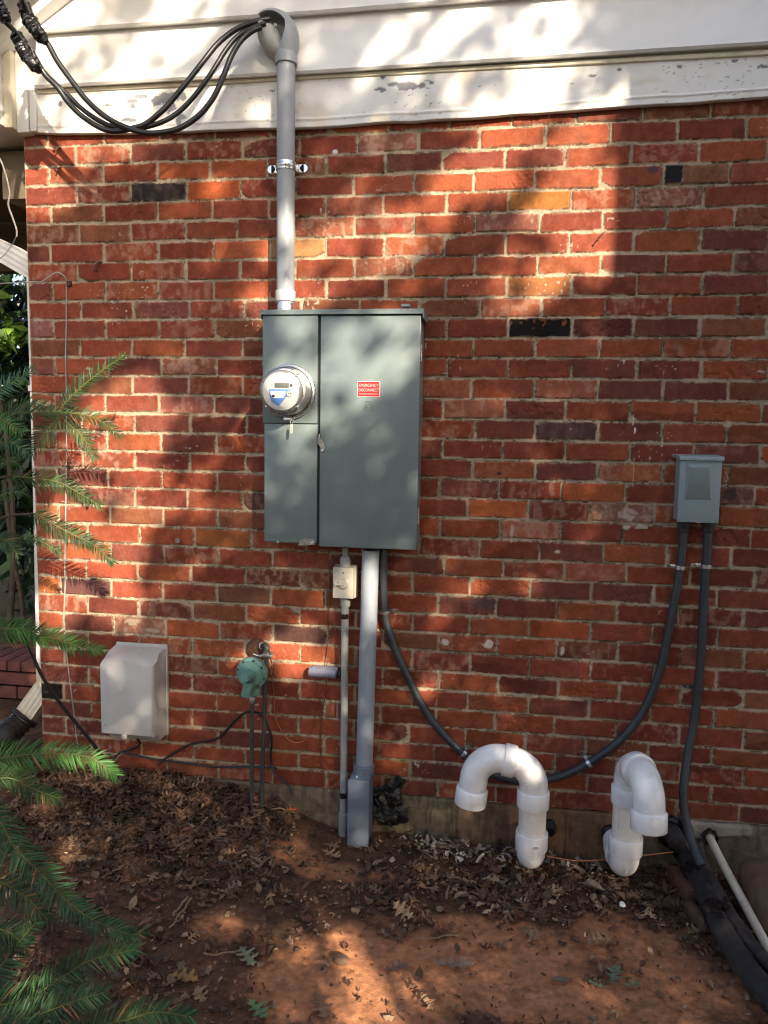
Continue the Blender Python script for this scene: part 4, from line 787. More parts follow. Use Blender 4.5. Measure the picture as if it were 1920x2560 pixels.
# thin phone line, left
ln = [(-60,712,-.16),(0,709,-.10),(73,705,-.045),(100,705,-.03),(117,696,-.028),(141,681,-.025),(160,690,-.018),(166,706,-.010),(166,760,-.006),(166,807,-.006),(164,888,-.006),(166,996,-.006),(166,1150,-.006),(164,1300,-.007),(162,1420,-.007),(163,1459,-.006),(160,1563,-.008),(171,1675,-.012),(182,1760,-.014),(190,1833,-.012),(196,1880,-.015)]
pl = wire('phone_line', ln, .0022, 'thin grey telephone line stapled down the left end of the brick', M_oldpvc, cat='cable')
q = W(173,709,-.008); tag(MB().box(q, (.016,.012,.018), .002).box(q+np.array([.003,-.007,0]), (.006,.004,.012), .001).build('cable_clip', M_rust), 'small rusty clip holding the thin line where it turns down', 'clip')
wire('loose_wire', [(-30,350,-.35),(0,398,-.34),(14,435,-.34),(24,480,-.34),(21,512,-.34),(30,540,-.34),(41,572,-.34),(42,592,-.34)], .0026, 'stiff pale wire dangling at the top left corner beside the eave', M_creampipe, cat='wire')
wire('loose_wire', [(41,590,-.34),(30,612,-.34),(8,640,-.34),(-20,660,-.34)], .0012, 'very thin green wire slanting away below the pale one', M_green, cat='wire')
# bent nails, hooks, anchors on the bricks
def nail(u, v, pts, r, label, m=M_rust, cat='nail'):
    q = W(u, v, 0); mb = MB(); P = cr([q+np.array(p) for p in pts], 4); mb.tube(P, r, 8); mb.lathe(P[-1], P[-1]-P[-2], [(r*2, 0), (r*2, .002), (0, .0022)], 10)
    return tag(mb.build('bent_nail', m), label, cat, 'nails and hooks left in the bricks')
nail(250, 660, [(.004,.004,.006),(.003,-.010,.004),(-.002,-.022,-.008),(-.006,-.024,-.028)], .0042, 'fat rusty hook on the brick right of the thin line', cat='hook')
nail(149, 372, [(.004,.003,.005),(.0,-.012,-.004),(-.008,-.022,-.016)], .0026, 'rusty bent nail just under the siding at the left')
nail(150, 421, [(.003,.003,.004),(.0,-.012,-.004),(-.004,-.020,-.014)], .0026, 'rusty bent nail in the third brick row at the left')
nail(1510, 580, [(.0,.003,.0),(-.006,-.014,-.010),(-.020,-.020,-.030)], .0018, 'thin brown nail sticking out at the sunlit edge, upper right')
nail(174, 1165, [(0,.003,0),(0,-.008,0)], .0035, 'round nail head beside the thin line, among the fronds')
nail(447, 1350, [(0,.003,0),(0,-.010,0)], .005, 'pale anchor screw in the mortar left of the panel', M_steel, 'screw')
nail(240, 1446, [(.0,.003,.0),(-.002,-.012,.002),(-.010,-.014,.004)], .003, 'bent metal scrap on the brick above the utility box', M_steel, 'hook')
nail(239, 1708, [(.0,.003,.01),(-.002,-.010,.0),(-.004,-.010,-.022)], .0022, 'silver hook hanging left of the utility box', M_steel, 'hook')
nail(1024, 2018, [(0,.003,0),(0,-.008,0)], .003, 'small steel nail head low in the brick right of the thick conduit', M_zinc)
# dirt dauber nests: lumps of mud
# ================================================================ WHITE PVC VENTS
def lerp(P, n): return [P[0]*(1-t)+P[1]*t for t in np.linspace(0, 1, n)]
def arc(c, a, b, t0, t1, n): return [c+a*math.cos(t)+b*math.sin(t) for t in np.linspace(t0, t1, n)]
def gooseneck(base, hd_, Rb, zmid1, zmid2, label, drop=.026, tilt=None):
    """base: foot of riser; hd_: unit horizontal direction of the arch"""
    hd_ = np.array(hd_, float); hd_ /= np.linalg.norm(hd_); b = np.array(base, float); r = .0445; up = np.array([0,0,1.])
    t = thing('vent_pipe', (b[0], b[1], b[2]-.04), label, 'vent pipe', 'white plastic gooseneck vents'); H_ = .0525
    mb = MB(); mb.tube([np.array([b[0], b[1], z]) for z in (zmid1, (zmid1+zmid2)/2, zmid2)], r, 40); mb.build('riser', M_pvcpipe, t)
    # foot elbow: comes out of the wall and turns up
    Rf = zmid1-.045-b[2]; ce = b+np.array([0, Rf, Rf]); P = [np.array([b[0], b[1]+.17, b[2]])]+arc(ce, np.array([0,0,-Rf]), np.array([0,-Rf,0]), 0, math.pi/2, 12)+[np.array([b[0], b[1], zmid1-.02])]
    mb = MB(); mb.tube(P, r+.0015, 36); fo = mb.build('foot_elbow', M_pvcwhite, t)
    mb = MB(); mb.lathe((b[0], b[1], zmid1-.052), (0,0,1), [(r,.0),(H_-.001,.001),(H_,.003),(H_,.054),(H_-.0015,.0565),(r+.001,.0565),(r,.052)], 44); mb.build('hub', M_pvcwhite, fo)
    mb = MB(); mb.lathe(b+np.array([0,.078,0]), (0,1,0), [(r,0),(H_-.003,.001),(H_-.003,.05),(r,.052)], 40); mb.build('hub', M_pvcwhite, fo)
    # upper elbow
    zt_ = zmid2+.052+.014; tp = np.array([b[0], b[1], zt_]); c1 = tp+hd_*Rb
    A1 = arc(c1, -hd_*Rb, up*Rb, 0, math.pi/2*.93, 16); mb = MB(); mb.tube([tp-up*.045]+A1, r+.0015, 40); e1_ = mb.build('upper_elbow', M_pvcwhite, t)
    mb = MB(); mb.lathe(tp-up*.066, (0,0,1), [(r+.001,-.001),(H_-.001,-.001),(H_,.0015),(H_,.050),(H_-.002,.053),(r+.001,.056)], 44); mb.build('hub', M_pvcwhite, e1_)
    q0, q1 = A1[-2], A1[-1]; tv = (q1-q0)/np.linalg.norm(q1-q0)
    mb = MB(); mb.lathe(q1-tv*.010, V(tv), [(r+.001,-.004),(H_-.002,.0),(H_,.003),(H_,.036),(H_-.001,.038),(r+.001,.038)], 44); mb.build('hub', M_pvcwhite, e1_)
    # outlet elbow, turns down
    s0 = q1+tv*.028; Ro = Rb*1.02; dn_ = -np.cross(np.cross(tv, up), tv); dn_ /= np.linalg.norm(dn_); dn_ = -up-(-up).dot(tv)*tv; dn_ /= np.linalg.norm(dn_)
    c2 = s0+dn_*Ro; a1 = math.pi/2*1.06+ (tilt or 0)
    A2 = arc(c2, -dn_*Ro, tv*Ro, 0, a1, 16); tv2 = (A2[-1]-A2[-2]); tv2 /= np.linalg.norm(tv2)
    mb = MB(); mb.tube([s0-tv*.02]+A2+[A2[-1]+tv2*.045], r+.0015, 40); e2_ = mb.build('outlet_elbow', M_pvcwhite, t)
    o = A2[-1]+tv2*drop; mb = MB(); mb.lathe(o, V(tv2), [(r+.001,-.004),(H_-.002,0),(H_,.003),(H_,.052),(H_-.001,.0535),(r+.0005,.0535),(r-.001,.05),(r-.002,-.02),(0,-.022)], 44); mb.build('hub', M_pvcwhite, e2_)
    mid = A2[7]; side = np.cross(tv, up); q = mid+(mid-c2)/np.linalg.norm(mid-c2)*.0*1+np.array([0,-1,0])*(r+.0012) if abs(hd_[0]) > .8 else mid+(mid-c2)/np.linalg.norm(mid-c2)*(r+.0012)
    mb = MB(); mb.lathe(q, V(q-mid), [(.006,0),(.006,.0012),(.004,.0016),(0,.0014)], 14); mb.build('moulding_mark', M_pvcwhite, e2_)
    q = np.array([b[0], b[1]-r+.004, b[2]+.012]); mb = MB(); mb.lathe(q, (0,-1,-.15), [(.005,0),(.005,.0012),(0,.0014)], 14); mb.build('moulding_mark', M_pvcwhite, fo)
    return t, b
g1, b1_ = gooseneck((1.857, -.20, .068), (-1, .02, 0), .080, .160, .252, 'first white plastic gooseneck vent, arching to the left over the looping conduit', drop=.034)
q = np.array([1.868, -.20-.0510, .136]); mb = MB(); mb.box(q, (.026,.0008,.011), .0002, rot=Matrix.Rotation(.2, 3, 'Z')); lb_ = mb.build('print_label', M_whitelab, g1)
for dz, wd in ((.003,.016),(0,.021),(-.003,.018)): mb = MB(); mb.box(q+np.array([0,-.0006,dz]), (wd,.0004,.0013), rot=Matrix.Rotation(.2, 3, 'Z')); mb.build('print', M_ink, lb_)
g2, b2_ = gooseneck((2.150, -.22, .078), (.16, -1, 0), .074, .186, .301, 'second white plastic gooseneck vent, arching towards the viewer', drop=.010)
for (u, v, rx, lbx) in ((1369,2065,.03,'ragged black opening in the footing behind the first white vent'),(1527,2082,.034,'ragged black opening in the footing behind the second white vent')):
    q = W(u, v, -.0); rj = random.Random(u); mb = MB(); mb.tube([q+np.array([0,.0,0]), q+np.array([0,-.02,0]), q+np.array([0,-.032,-.004])], [rx, rx*1.02, rx*.7], 18)
    for vv in mb.bm.verts: vv.co += Vector([rj.uniform(-1,1)*.004 for _ in range(3)])
    tag(mb.build('pipe_seal', M_tar), lbx, 'pipe seal', 'black pipe seals in the footing')

# ================================================================ PIPE BUNDLE AT RIGHT
def gp_(u, v, z): return G(u, v, z)
Ls = [W(1672,2072,.02), W(1684,2090,-.05), gp_(1713,2136,.055), gp_(1757,2220,.05), gp_(1792,2294,.048), gp_(1841,2383,.045), gp_(1920,2490,.042), gp_(2080,2660,.04)]
bn = thing('insulated_pipe_bundle', Ls[3], 'thick black taped pipe insulation running from the wall across the soil', 'pipe')
PL = cr(Ls, 8); rj = random.Random(9); R = [.029+.004*min(1, i/16)+rj.uniform(-.0015,.0015) for i in range(len(PL))]
mb = MB(); mb.tube(PL, R, 22)
for v_ in mb.bm.verts: v_.co += Vector([rj.uniform(-1,1)*.0013 for _ in range(3)])
mb.build('large_tube', M_foam, bn, 60)
L2 = [W(1742,2100,-.10), gp_(1752,2150,.075), gp_(1775,2195,.072), gp_(1808,2255,.068), gp_(1835,2300,.066), gp_(1890,2375,.062), gp_(1960,2450,.06)]
mb = MB(); P2 = cr(L2, 8); mb.tube(P2, [.019+rj.uniform(-.0008,.0008) for _ in P2], 16); mb.build('small_tube', M_foam, bn, 60)
for u, v, s in ((1700,2110,1.),(1740,2190,1.15),(1788,2285,1.1)):
    k = min(range(1, len(PL)-1), key=lambda i: np.linalg.norm(PL[i]-gp_(u, v, .05))); t_ = PL[k+1]-PL[k-1]; t_ /= np.linalg.norm(t_)
    mb = MB(); rr = R[k]+.002; mb.lathe(PL[k], V(t_), [(rr*.96,-.03),(rr*1.03,-.026),(rr*1.05,.0),(rr*1.03,.024),(rr*.96,.03)], 22)
    for v_ in mb.bm.verts: v_.co += Vector([rj.uniform(-1,1)*.0022 for _ in range(3)])
    mb.build('tape_wrap', M_tape, bn, 60)
mb = MB()
for i in range(7):
    q = gp_(1795+rj.uniform(-14,22), 2270+rj.uniform(-30,16), .088); a_ = rj.uniform(0, 3)
    mb.prism([q+np.array([math.cos(a_+b)*rj.uniform(.008,.024), math.sin(a_+b)*rj.uniform(.008,.024), rj.uniform(-.004,.006)]) for b in (0, 1.3, 2.4, 3.6, 5)], (0, 0, .001))
mb.build('torn_foil', M_tape, bn)
def sleeve(u, v, r, label, m=M_tar, seed=1):
    q = W(u, v, 0); rj = random.Random(seed); mb = MB(); mb.lathe(q+np.array([0,.01,0]), ax, [(r*.62,.0),(r*.66,.02),(r*.72,.034),(r*.95,.036),(r*1.05,.022),(r,.0)], 22)
    for v_ in mb.bm.verts: v_.co += Vector([rj.uniform(-1,1)*r*.16 for _ in range(3)])
    return tag(mb.build('pipe_seal', m), label, 'pipe seal', 'black pipe seals in the footing')
sleeve(1676, 2076, .052, 'largest ragged black collar, around the thick pipe bundle', seed=4); sleeve(1772, 2086, .027, 'small ragged black collar around the cream pipe', seed=6)
cpz = [W(1772,2086,.02), W(1776,2098,-.03), gp_(1802,2150,.075), gp_(1856,2250,.055), gp_(1925,2380,.035), gp_(2040,2600,.03)]
tag(MB().tube(cpz, .0135, 20).build('condensate_pipe', M_creampipe), 'thin cream plastic pipe slanting from the footing to the right edge', 'pipe')
cpt = [W(1366,2140,-.10), W(1441,2152,-.09), W(1525,2148,-.08), W(1623,2137,-.07), W(1690,2129,-.06)]
tag(MB().tube(cr(cpt, 6), .0030, 10).build('copper_tube', M_copper), 'thin bare copper tube lying along the footing behind the white vents', 'pipe')
# clay bricks leaning by the bundle, stone at the edge
def brick(u, v, z, sx, sy_, sz, rz, ry, label):
    rj = random.Random(u); q = G(u, v, z); mb = MB(); mb.box(q, (sx, sy_, sz), .008, 2, rot=(Matrix.Rotation(rad(rz), 3, 'Z') @ Matrix.Rotation(rad(ry), 3, 'X')))
    for v_ in mb.bm.verts: v_.co += Vector([rj.uniform(-1,1)*.0012 for _ in range(3)])
    return tag(mb.build('clay_brick', M_terra), label, 'brick', 'dark clay bricks beside the pipe bundle')
brick(1703, 2212, .02, .036, .16, .05, 10, -4, 'dark clay brick half buried beside the bundle, nearer the wall')
brick(1744, 2292, .012, .036, .11, .045, 16, -4, 'dark clay brick half buried beside the bundle, farther from the wall')
def stone(name, c, s, m, seed, label, cat, amp=.25, sub=4, group=None):
    rj = np.random.default_rng(seed); bm = bmesh.new(); bmesh.ops.create_icosphere(bm, subdivisions=sub, radius=1)
    ph = rj.random((6, 3))*6; fr_ = rj.normal(size=(6, 3))*2.2
    for v_ in bm.verts:
        p = np.array(v_.co); k = 1+amp*sum(math.sin(fr_[i].dot(p)+ph[i][0])*.28 for i in range(6)); q = np.sign(p)*np.abs(p)**.75*k*np.array(s)+np.array(c); v_.co = V(q)
    o = MB(); o.bm.free(); o.bm = bm; return tag(o.build(name, m), label, cat, group)
stone('stone', G(1888, 2260, .03)+np.array([.04,.0,.0]), (.085,.17,.085), M_rock, 3, 'big rounded mud-brown stone at the right edge beyond the cream pipe', 'stone')
stone('stone', G(2000, 2420, .0)+np.array([.1,.0,.0]), (.15,.15,.06), M_rock, 5, 'flat mud-brown stone just beyond the right edge of the photo', 'stone')
stone('pebble', G(852, 2400, .006), (.022,.013,.010), M_rock, 8, 'lone rounded pebble on the bare sunlit clay', 'pebble', sub=3)
stone('pebble', G(1556, 2262, .006), (.010,.009,.008), M_whitelab, 9, 'tiny pale pebble below the second white vent', 'pebble', sub=2)
# metal stake, tar scrap
q = G(1065, 2098, .0); tag(MB().lathe(q+np.array([0,0,-.02]), (0,0,1), [(.009,0),(.009,.045),(.0065,.046),(.0065,.052),(0,.052)], 12).build('metal_stake', M_gaspipe), 'short steel stake top poking out of the pale chips by the footing', 'stake')
rj = np.random.default_rng(31); mb = MB()
for i in range(9):
    q = W(968+rj.uniform(-16,20), 2008+(i-4)*10, -.03-rj.uniform(0,.025)); s = rj.uniform(.016,.030); bm_ = bmesh.ops.create_icosphere(mb.bm, subdivisions=3, radius=1)
    fr_ = rj.normal(size=(5, 3))*3.5; sc_ = np.array([s*1.25, s*.6, s*.8]); rt = Matrix.Rotation(rj.uniform(-1,1), 3, 'Y')
    for v_ in bm_['verts']:
        p = np.array(v_.co); k = 1+.45*abs(math.sin(fr_[0].dot(p)))+.35*math.sin(fr_[1].dot(p)+1)+.3*math.sin(fr_[2].dot(p)*1.7)+rj.uniform(-.12,.12); v_.co = V(q)+rt@V(p*k*sc_)
tag(mb.build('tar_scrap', M_tar), 'crumpled black roofing scrap wedged behind the grey elbow box', 'scrap')

# ================================================================ DOWNSPOUT AND DRAIN AT THE CORNER
ds = thing('downspout', (-.04, .06, .2), 'white rain downspout along the left corner, ending in a ribbed elbow', 'downspout')
def rtube(name, pts, w, d, m, parent, ribs=True):
    P = [np.array(p, float) for p in pts]; mb = MB(); secs = []
    for i, p in enumerate(P):
        t = P[min(i+1, len(P)-1)]-P[max(i-1, 0)]; t /= np.linalg.norm(t); s_ = np.cross(t, [0,1,0]); s_ /= np.linalg.norm(s_); o_ = np.cross(s_, t)
        ring = []
        prof = []
        for k in range(9): prof.append((-1+k/4, -1, (k % 2)*.10))
        for k in range(1, 9): prof.append((1, -1+k/4, -(k % 2)*.08))
        for k in range(1, 9): prof.append((1-k/4, 1, -(k % 2)*.10))
        for k in range(1, 8): prof.append((-1, 1-k/4, (k % 2)*.08))
        for a_, b_, c_2 in prof:
            if abs(b_) == 1: ring.append(p+s_*a_*w/2+o_*(b_+c_2*(-1 if b_ > 0 else 1)*(1 if b_ < 0 else -1))*d/2)
            else: ring.append(p+s_*(a_+c_2)*w/2+o_*b_*d/2)
        secs.append(ring)
    mb.loft(secs); return mb.build(name, m, parent, 20)
rtube('pipe', [(-.042,.145,2.0), (-.042,.145,1.9), (-.042,.142,1.2), (-.042,.128,.52), (-.042,.125,.42)], .070, .075, M_white, ds)
e0 = np.array([-.046,.055,.46]); eb = W(92,1742,.03); ee = W(72,1790,-.02)
rtube('elbow', [(-.042,.128,.50), (-.042,.122,.43), W(92,1752,.09), W(72,1780,.07), W(45,1812,.05)], .074, .078, M_cream, ds)
rtube('upper_elbow', [W(-60,600,.17), W(-10,622,.16), W(30,640,.14), (-.085,.14,W(60,660,.1)[2]), (-.046,.145,2.03), (-.042,.145,1.93)], .080, .058, M_white, ds)
for z in (1.6, .75): MB().box((-.042,.14,z), (.078,.083,.022), .002).build('band', M_white, ds)
dp = [W(66,1788,.06), W(48,1808,.04), W(25,1828,.0), W(0,1845,-.07), W(-70,1880,-.12), W(-200,1930,-.2)]
PD = cr(dp, 10); mb = MB(); mb.tube(PD, [.047+.0035*math.sin(i*1.4) + .008*(i < 6) for i in range(len(PD))], 24); tag(mb.build('drain_pipe', M_drain), 'black corrugated drain pipe leading away left from the downspout foot', 'drain pipe')

for i in range(9): q = np.array([b2_[0]-.030, b2_[1]-.0335, .225+i*.009]); MB().box(q, (.0012, .0006, .006 if i % 3 else .003), rot=Matrix.Rotation(.75, 3, 'Z')).build('print', M_greylab, g2)
for k, (u, v) in enumerate(((596, 760), (597, 1020), (900, 1180))): pass
# ================================================================ GROUND
BARE = [(G(1180,2420), .42, .17, 1), (G(900,2500), .30, .16, 1), (G(1480,2500), .35, .16, .9), (G(880,2390), .14, .10, 1), (G(1560,2330), .20, .10, .8), (G(700,2150), .16, .07, .7), (G(830,2180), .20, .05, .6),
        (G(1250,2330), .22, .06, .9), (G(560,2330), .1, .05, .5), (G(1750,2480), .2, .15, .8), (G(150,2125), .06, .03, .7), (G(1640,2400), .18, .12, .8)]
def bare(x, y):
    n = fbm(x+3, y+9, .09, 601, 4)-.5; b = np.zeros_like(x)
    for c, rx, ry, a in BARE: b = np.maximum(b, a*ss(1.25, .65, np.hypot((x-c[0])/rx, (y-c[1])/ry)+n*1.3))
    return b
def gh(x, y, fine=True):
    zw = np.interp(x, [-.6, .0, .36, .6, .85, 1.15, 1.4, 1.9, 2.1, 2.4, 4], [.14, .145, .135, .130, .105, .018, .010, -.010, -.03, -.025, 0])
    z = zw*np.exp(-np.clip(-y-.05, 0, 9)/.36)
    z = z+.030*(fbm(x+5, y+5, .45, 602, 3)-.5)+.012*(fbm(x+5, y+5, .07, 603, 3)-.5)
    z = z+.10*np.exp(-(np.clip(x, 2.45, 9)-2.45))*0
    if fine: z = z+.006*(fbm(x+5, y+5, .016, 604, 3)-.5)
    z = z-.010*bare(x, y)
    # pressed path under the white vents
    return z
gx = np.concatenate([-np.geomspace(60, .55, 34), np.arange(-.5, -.1, .03), np.arange(-.1, 2.75, .0075), np.arange(2.78, 4, .06), np.geomspace(4.1, 60, 26)])
gy = np.concatenate([-np.geomspace(60, 1.75, 28), np.arange(-1.7, -1.3, .03), np.arange(-1.28, .05, .0075), np.arange(.08, 3, .06), np.geomspace(3.1, 80, 30)])
GX, GY = np.meshgrid(gx, gy); GZ = gh(GX, GY); bb_ = bare(GX, GY)
inside = (GX > .02) & (GY > .05) & (GX < 12); GZ = np.where(inside, -.2, GZ)
n1 = fbm(GX+5, GY+5, .05, 611, 4); n2 = fbm(GX+5, GY+5, .01, 612, 2); n3 = fbm(GX+5, GY+5, .25, 613, 3)
clay = np.array([.42,.185,.090]); hum = np.array([.075,.042,.025]); mid = np.array([.13,.062,.034])
gc = hum*(1-n3[..., None])+mid*n3[..., None]; gc = gc*(.65+.7*n1)[..., None]
cl = clay*(.72+.38*n1+.18*n2)[..., None]; dk = ss(.60, .72, n1)[..., None]*.45; cl = cl*(1-dk)+np.array([.10,.05,.03])*dk
k = bb_[..., None]; gc = gc*(1-k)+cl*k
grit = ss(.78, .84, n2)[..., None]*.4; gc = gc*(1-grit)+np.array([.30,.17,.09])*grit
far_ = ss(2.6, 5, np.hypot(GX-1.2, GY+.5))[..., None]; gc = gc*(1-far_)+np.array([.09,.065,.035])*(.6+.8*n3)[..., None]*far_
lw = (ss(3.2, 4.2, GY)*ss(1, -.2, GX))[..., None]; gc = gc*(1-lw)+np.array([.14,.20,.03])*(.6+.8*n3)[..., None]*lw
g_ = npmesh('ground', np.stack([GX, GY, GZ], -1).reshape(-1, 3), gridfaces(*GX.shape), M_soil, None, np.clip(gc, .01, .9).reshape(-1, 3), True)
tag(g_, kind='structure')
_lx = np.arange(-1.2, 3.2, .01); _ly = np.arange(-1.8, .3, .01); _LX, _LY = np.meshgrid(_lx, _ly); _LZ = gh(_LX, _LY); _LB = bare(_LX, _LY)
def _lk(T, x, y): return float(T[min(len(_ly)-1, max(0, int((y+1.8)*100+.5))), min(len(_lx)-1, max(0, int((x+1.2)*100+.5)))])
def ghs(x, y): return _lk(_LZ, x, y)

# ---- leaf shapes (unit length along +x)
def outline(kind):
    if kind == 'oak':
        up = [(0,.02),(.12,.03),(.20,.16),(.27,.05),(.36,.08),(.44,.30),(.50,.27),(.50,.09),(.60,.09),(.70,.30),(.76,.24),(.73,.10),(.82,.10),(.90,.17),(.93,.06),(1,0)]
    elif kind == 'oval': up = [(0,.015),(.12,.03),(.28,.17),(.5,.22),(.72,.16),(.9,.06),(1,0)]
    elif kind == 'bit': up = [(0,.1),(.2,.3),(.45,.24),(.7,.36),(1,.05)]
    elif kind == 'chip': up = [(0,.06),(.1,.14),(.5,.16),(.9,.12),(1,.03)]
    else: up = [(0,.02),(.5,.025),(1,.01)]
    return up
def leafgeo(kind):
    up = outline(kind); pts = []; n = len(up)
    for x, w in up: pts += [(x, w), (x, 0.), (x, -w)]
    f = []
    for i in range(n-1):
        a = 3*i; f += [(a, a+3, a+4, a+1), (a+1, a+4, a+5, a+2)]
    return np.array(pts), np.array(f)
LG = {k: leafgeo(k) for k in ('oak', 'oval', 'bit', 'chip', 'twig')}
BROWNS = np.array([(.10,.055,.032),(.15,.082,.045),(.065,.038,.025),(.21,.128,.072),(.12,.063,.036),(.05,.03,.02),(.28,.185,.11),(.13,.052,.032),(.17,.11,.075)])
def scatter(name, n, region, kinds, probs, size, label=None, cat=None, cols=BROWNS, zoff=None, tiltamp=.35, dens=None, seed=1, kind='stuff', curl=.5, colw=None):
    R_ = np.random.default_rng(seed); C_, Fc, T_ = [], [], []; off = 0; cnt = 0
    while cnt < n:
        x = R_.uniform(region[0], region[1]); y = R_.uniform(region[2], region[3])
        if dens is not None and R_.random() > dens(x, y): continue
        cnt += 1
        kd = R_.choice(kinds, p=probs); P, f = LG[kd]
        s = R_.uniform(*size[kd]); px = P[:, 0]-.5; py = P[:, 1]*R_.uniform(.75, 1.25)
        if kd == 'twig': py = P[:, 1]*.004/s*4
        cu, cv = R_.normal(0, curl), R_.normal(.2, curl)
        if kd == 'twig': cu *= .3; cv = 0
        z = cu*px**2+cv*py**2*3+ R_.normal(0, .03, len(px))*(kd != 'twig')
        q = np.stack([px, py, z], -1)*s
        if kd == 'twig': q[:, 1] += .15*s*R_.normal()*px**2*4*.2
        a = R_.uniform(0, 6.28); t1, t2 = R_.normal(0, tiltamp, 2)
        ca, sa = math.cos(a), math.sin(a)
        Rz = np.array([[ca,-sa,0],[sa,ca,0],[0,0,1]]); Rx = np.array([[1,0,0],[0,math.cos(t1),-math.sin(t1)],[0,math.sin(t1),math.cos(t1)]]); Ry = np.array([[math.cos(t2),0,math.sin(t2)],[0,1,0],[-math.sin(t2),0,math.cos(t2)]])
        q = q@(Rz@Rx@Ry).T
        zo = (zoff(x, y, R_) if zoff else .004)
        q += np.array([x, y, ghs(x, y)+zo-min(0, q[:, 2].min())*.6])
        q[:, 1] = np.minimum(q[:, 1], -.004) if y < 0 else q[:, 1]
        C_.append(q); Fc.append(f+off); off += len(q)
        c = cols[R_.choice(len(cols), p=colw)]*R_.uniform(.7, 1.35); T_.append(np.tile(c, (len(q), 1))*R_.uniform(.85, 1.1, (len(q), 1)))
    o = npmesh(name, np.concatenate(C_), np.concatenate(Fc), M_leaf, None, np.concatenate(T_), False)
    return tag(o, label, cat, kind=kind)
def pile(x, y): return math.exp(-((x-.50)/.42)**2-((y+.12)/.22)**2)
def dl_(x, y):
    b = _lk(_LB, x, y)
    d = 1-.93*b
    if .95 < x < 1.5 and y > -.2: d *= .35
    return d
def zo_(x, y, R_): return .003+R_.random()*(.008+.030*pile(x, y))
SZ = {'oak': (.045,.08), 'oval': (.028,.055), 'bit': (.008,.030), 'chip': (.012,.035), 'twig': (.05,.16)}
REG = (-.35, 2.95, -1.35, -.005)
scatter('leaf_litter', 3600, REG, ['oak','oval','bit'], [.07,.13,.80], SZ, dens=dl_, zoff=zo_, seed=3, tiltamp=.28, curl=.55)
scatter('leaf_litter', 2000, (.0, 1.05, -.50, -.008), ['oak','oval','bit'], [.32,.30,.38], SZ, dens=lambda x, y: pile(x, y)+.12, zoff=zo_, seed=4, tiltamp=.24, curl=.45, colw=[.18,.12,.24,.05,.18,.14,.02,.02,.05])
scatter('leaf_litter', 750, (1.3, 2.5, -.50, -.01), ['oak','oval','bit'], [.12,.28,.60], SZ, dens=lambda x, y: dl_(x, y)*(.2+math.exp(-((y+.27)/.14)**2)), zoff=lambda x, y, R_: .003+R_.random()*.008, seed=5, tiltamp=.28, curl=.55, colw=[.16,.14,.24,.06,.16,.14,.03,.02,.05])
scatter('wood_crumbs', 8000, REG, ['bit','chip'], [.6,.4], {'bit': (.004,.013), 'chip': (.005,.018)}, dens=lambda x, y: dl_(x, y)*.8+.2, seed=6, tiltamp=.5, colw=[.16,.14,.12,.12,.12,.10,.14,.04,.06])
scatter('twigs', 480, REG, ['twig'], [1.], SZ, dens=lambda x, y: dl_(x, y)+.05, zoff=lambda x, y, R_: .006+R_.random()*.012, seed=7, tiltamp=.10, colw=[.1,.2,.1,.2,.1,.05,.2,0,.05])
PALE = np.array([(.34,.27,.22),(.24,.17,.12),(.42,.37,.33),(.2,.13,.09)])
cA, cB, cC = W(1110, 2085, -.07), W(1440, 2140, -.07), W(1010, 2085, -.09)
scatter('pale_wood_chips', 300, (1.30, 2.1, -.24, -.012), ['bit','chip'], [.6,.4], {'bit': (.006,.020), 'chip': (.012,.045)}, cols=PALE, dens=lambda x, y: math.exp(-((x-cA[0]-.03)/.13)**2-((y+.08)/.06)**2)+.8*math.exp(-((x-cB[0])/.14)**2-((y+.07)/.035)**2), zoff=lambda x, y, R_: .004+R_.random()*.018, seed=8, tiltamp=.6)
scatter('seed_hulls', 60, REG, ['chip'], [1.], {'chip': (.008,.016)}, cols=np.array([(.62,.52,.32),(.6,.42,.30)]), dens=dl_, zoff=lambda x, y, R_: .010, seed=9, tiltamp=.3)
# single leaves one can point to
def one_leaf(u, v, kind, s, ang, col, name, label, cat='leaf', curl=.35, seed=1, z=.014, group=None, wide=1.):
    P, f = LG[kind]; R_ = np.random.default_rng(seed); g0 = G(u, v, 0.); g0 = G(u, v, ghs(g0[0], min(g0[1], -.01))+z)
    a = rad(ang); px = P[:, 0]-.5; py = P[:, 1]*wide; q = np.stack([px, py, curl*px**2*R_.choice([-1, 1])*.6+curl*py**2*3+R_.normal(0, .012, len(px))], -1)*s
    ca, sa = math.cos(a), math.sin(a); q = q@np.array([[ca,-sa,0],[sa,ca,0],[0,0,1]]).T; q[:, 2] -= q[:, 2].min()*.5
    q += g0; vein = (np.abs(P[:, 1]) < 1e-6)[:, None]; c = np.array(col)*R_.uniform(.85, 1.1, (len(q), 1))*np.where(vein, 1.25, 1)
    return tag(npmesh(name, q, f, M_leaf, None, np.clip(c, 0, 1), False), label, cat, group)
one_leaf(1535, 2440, 'oak', .085, 75, (.115,.135,.085), 'oak_leaf', 'grey-green oak leaf standing out on the clay, lower right', seed=2)
one_leaf(1495, 2462, 'oak', .055, 160, (.13,.17,.09), 'oak_leaf', 'smaller green oak leaf at the left foot of the grey-green one', seed=3)
one_leaf(1580, 2462, 'oak', .05, 15, (.12,.17,.08), 'oak_leaf', 'smaller green oak leaf at the right foot of the grey-green one', seed=4)
one_leaf(643, 2523, 'oak', .085, -40, (.10,.17,.07), 'oak_leaf', 'bright green oak leaf at the bottom edge, left of centre', seed=5)
one_leaf(616, 2390, 'oak', .095, -48, (.16,.17,.095), 'oak_leaf', 'sage green oak leaf left of the sunlit clay', seed=6)
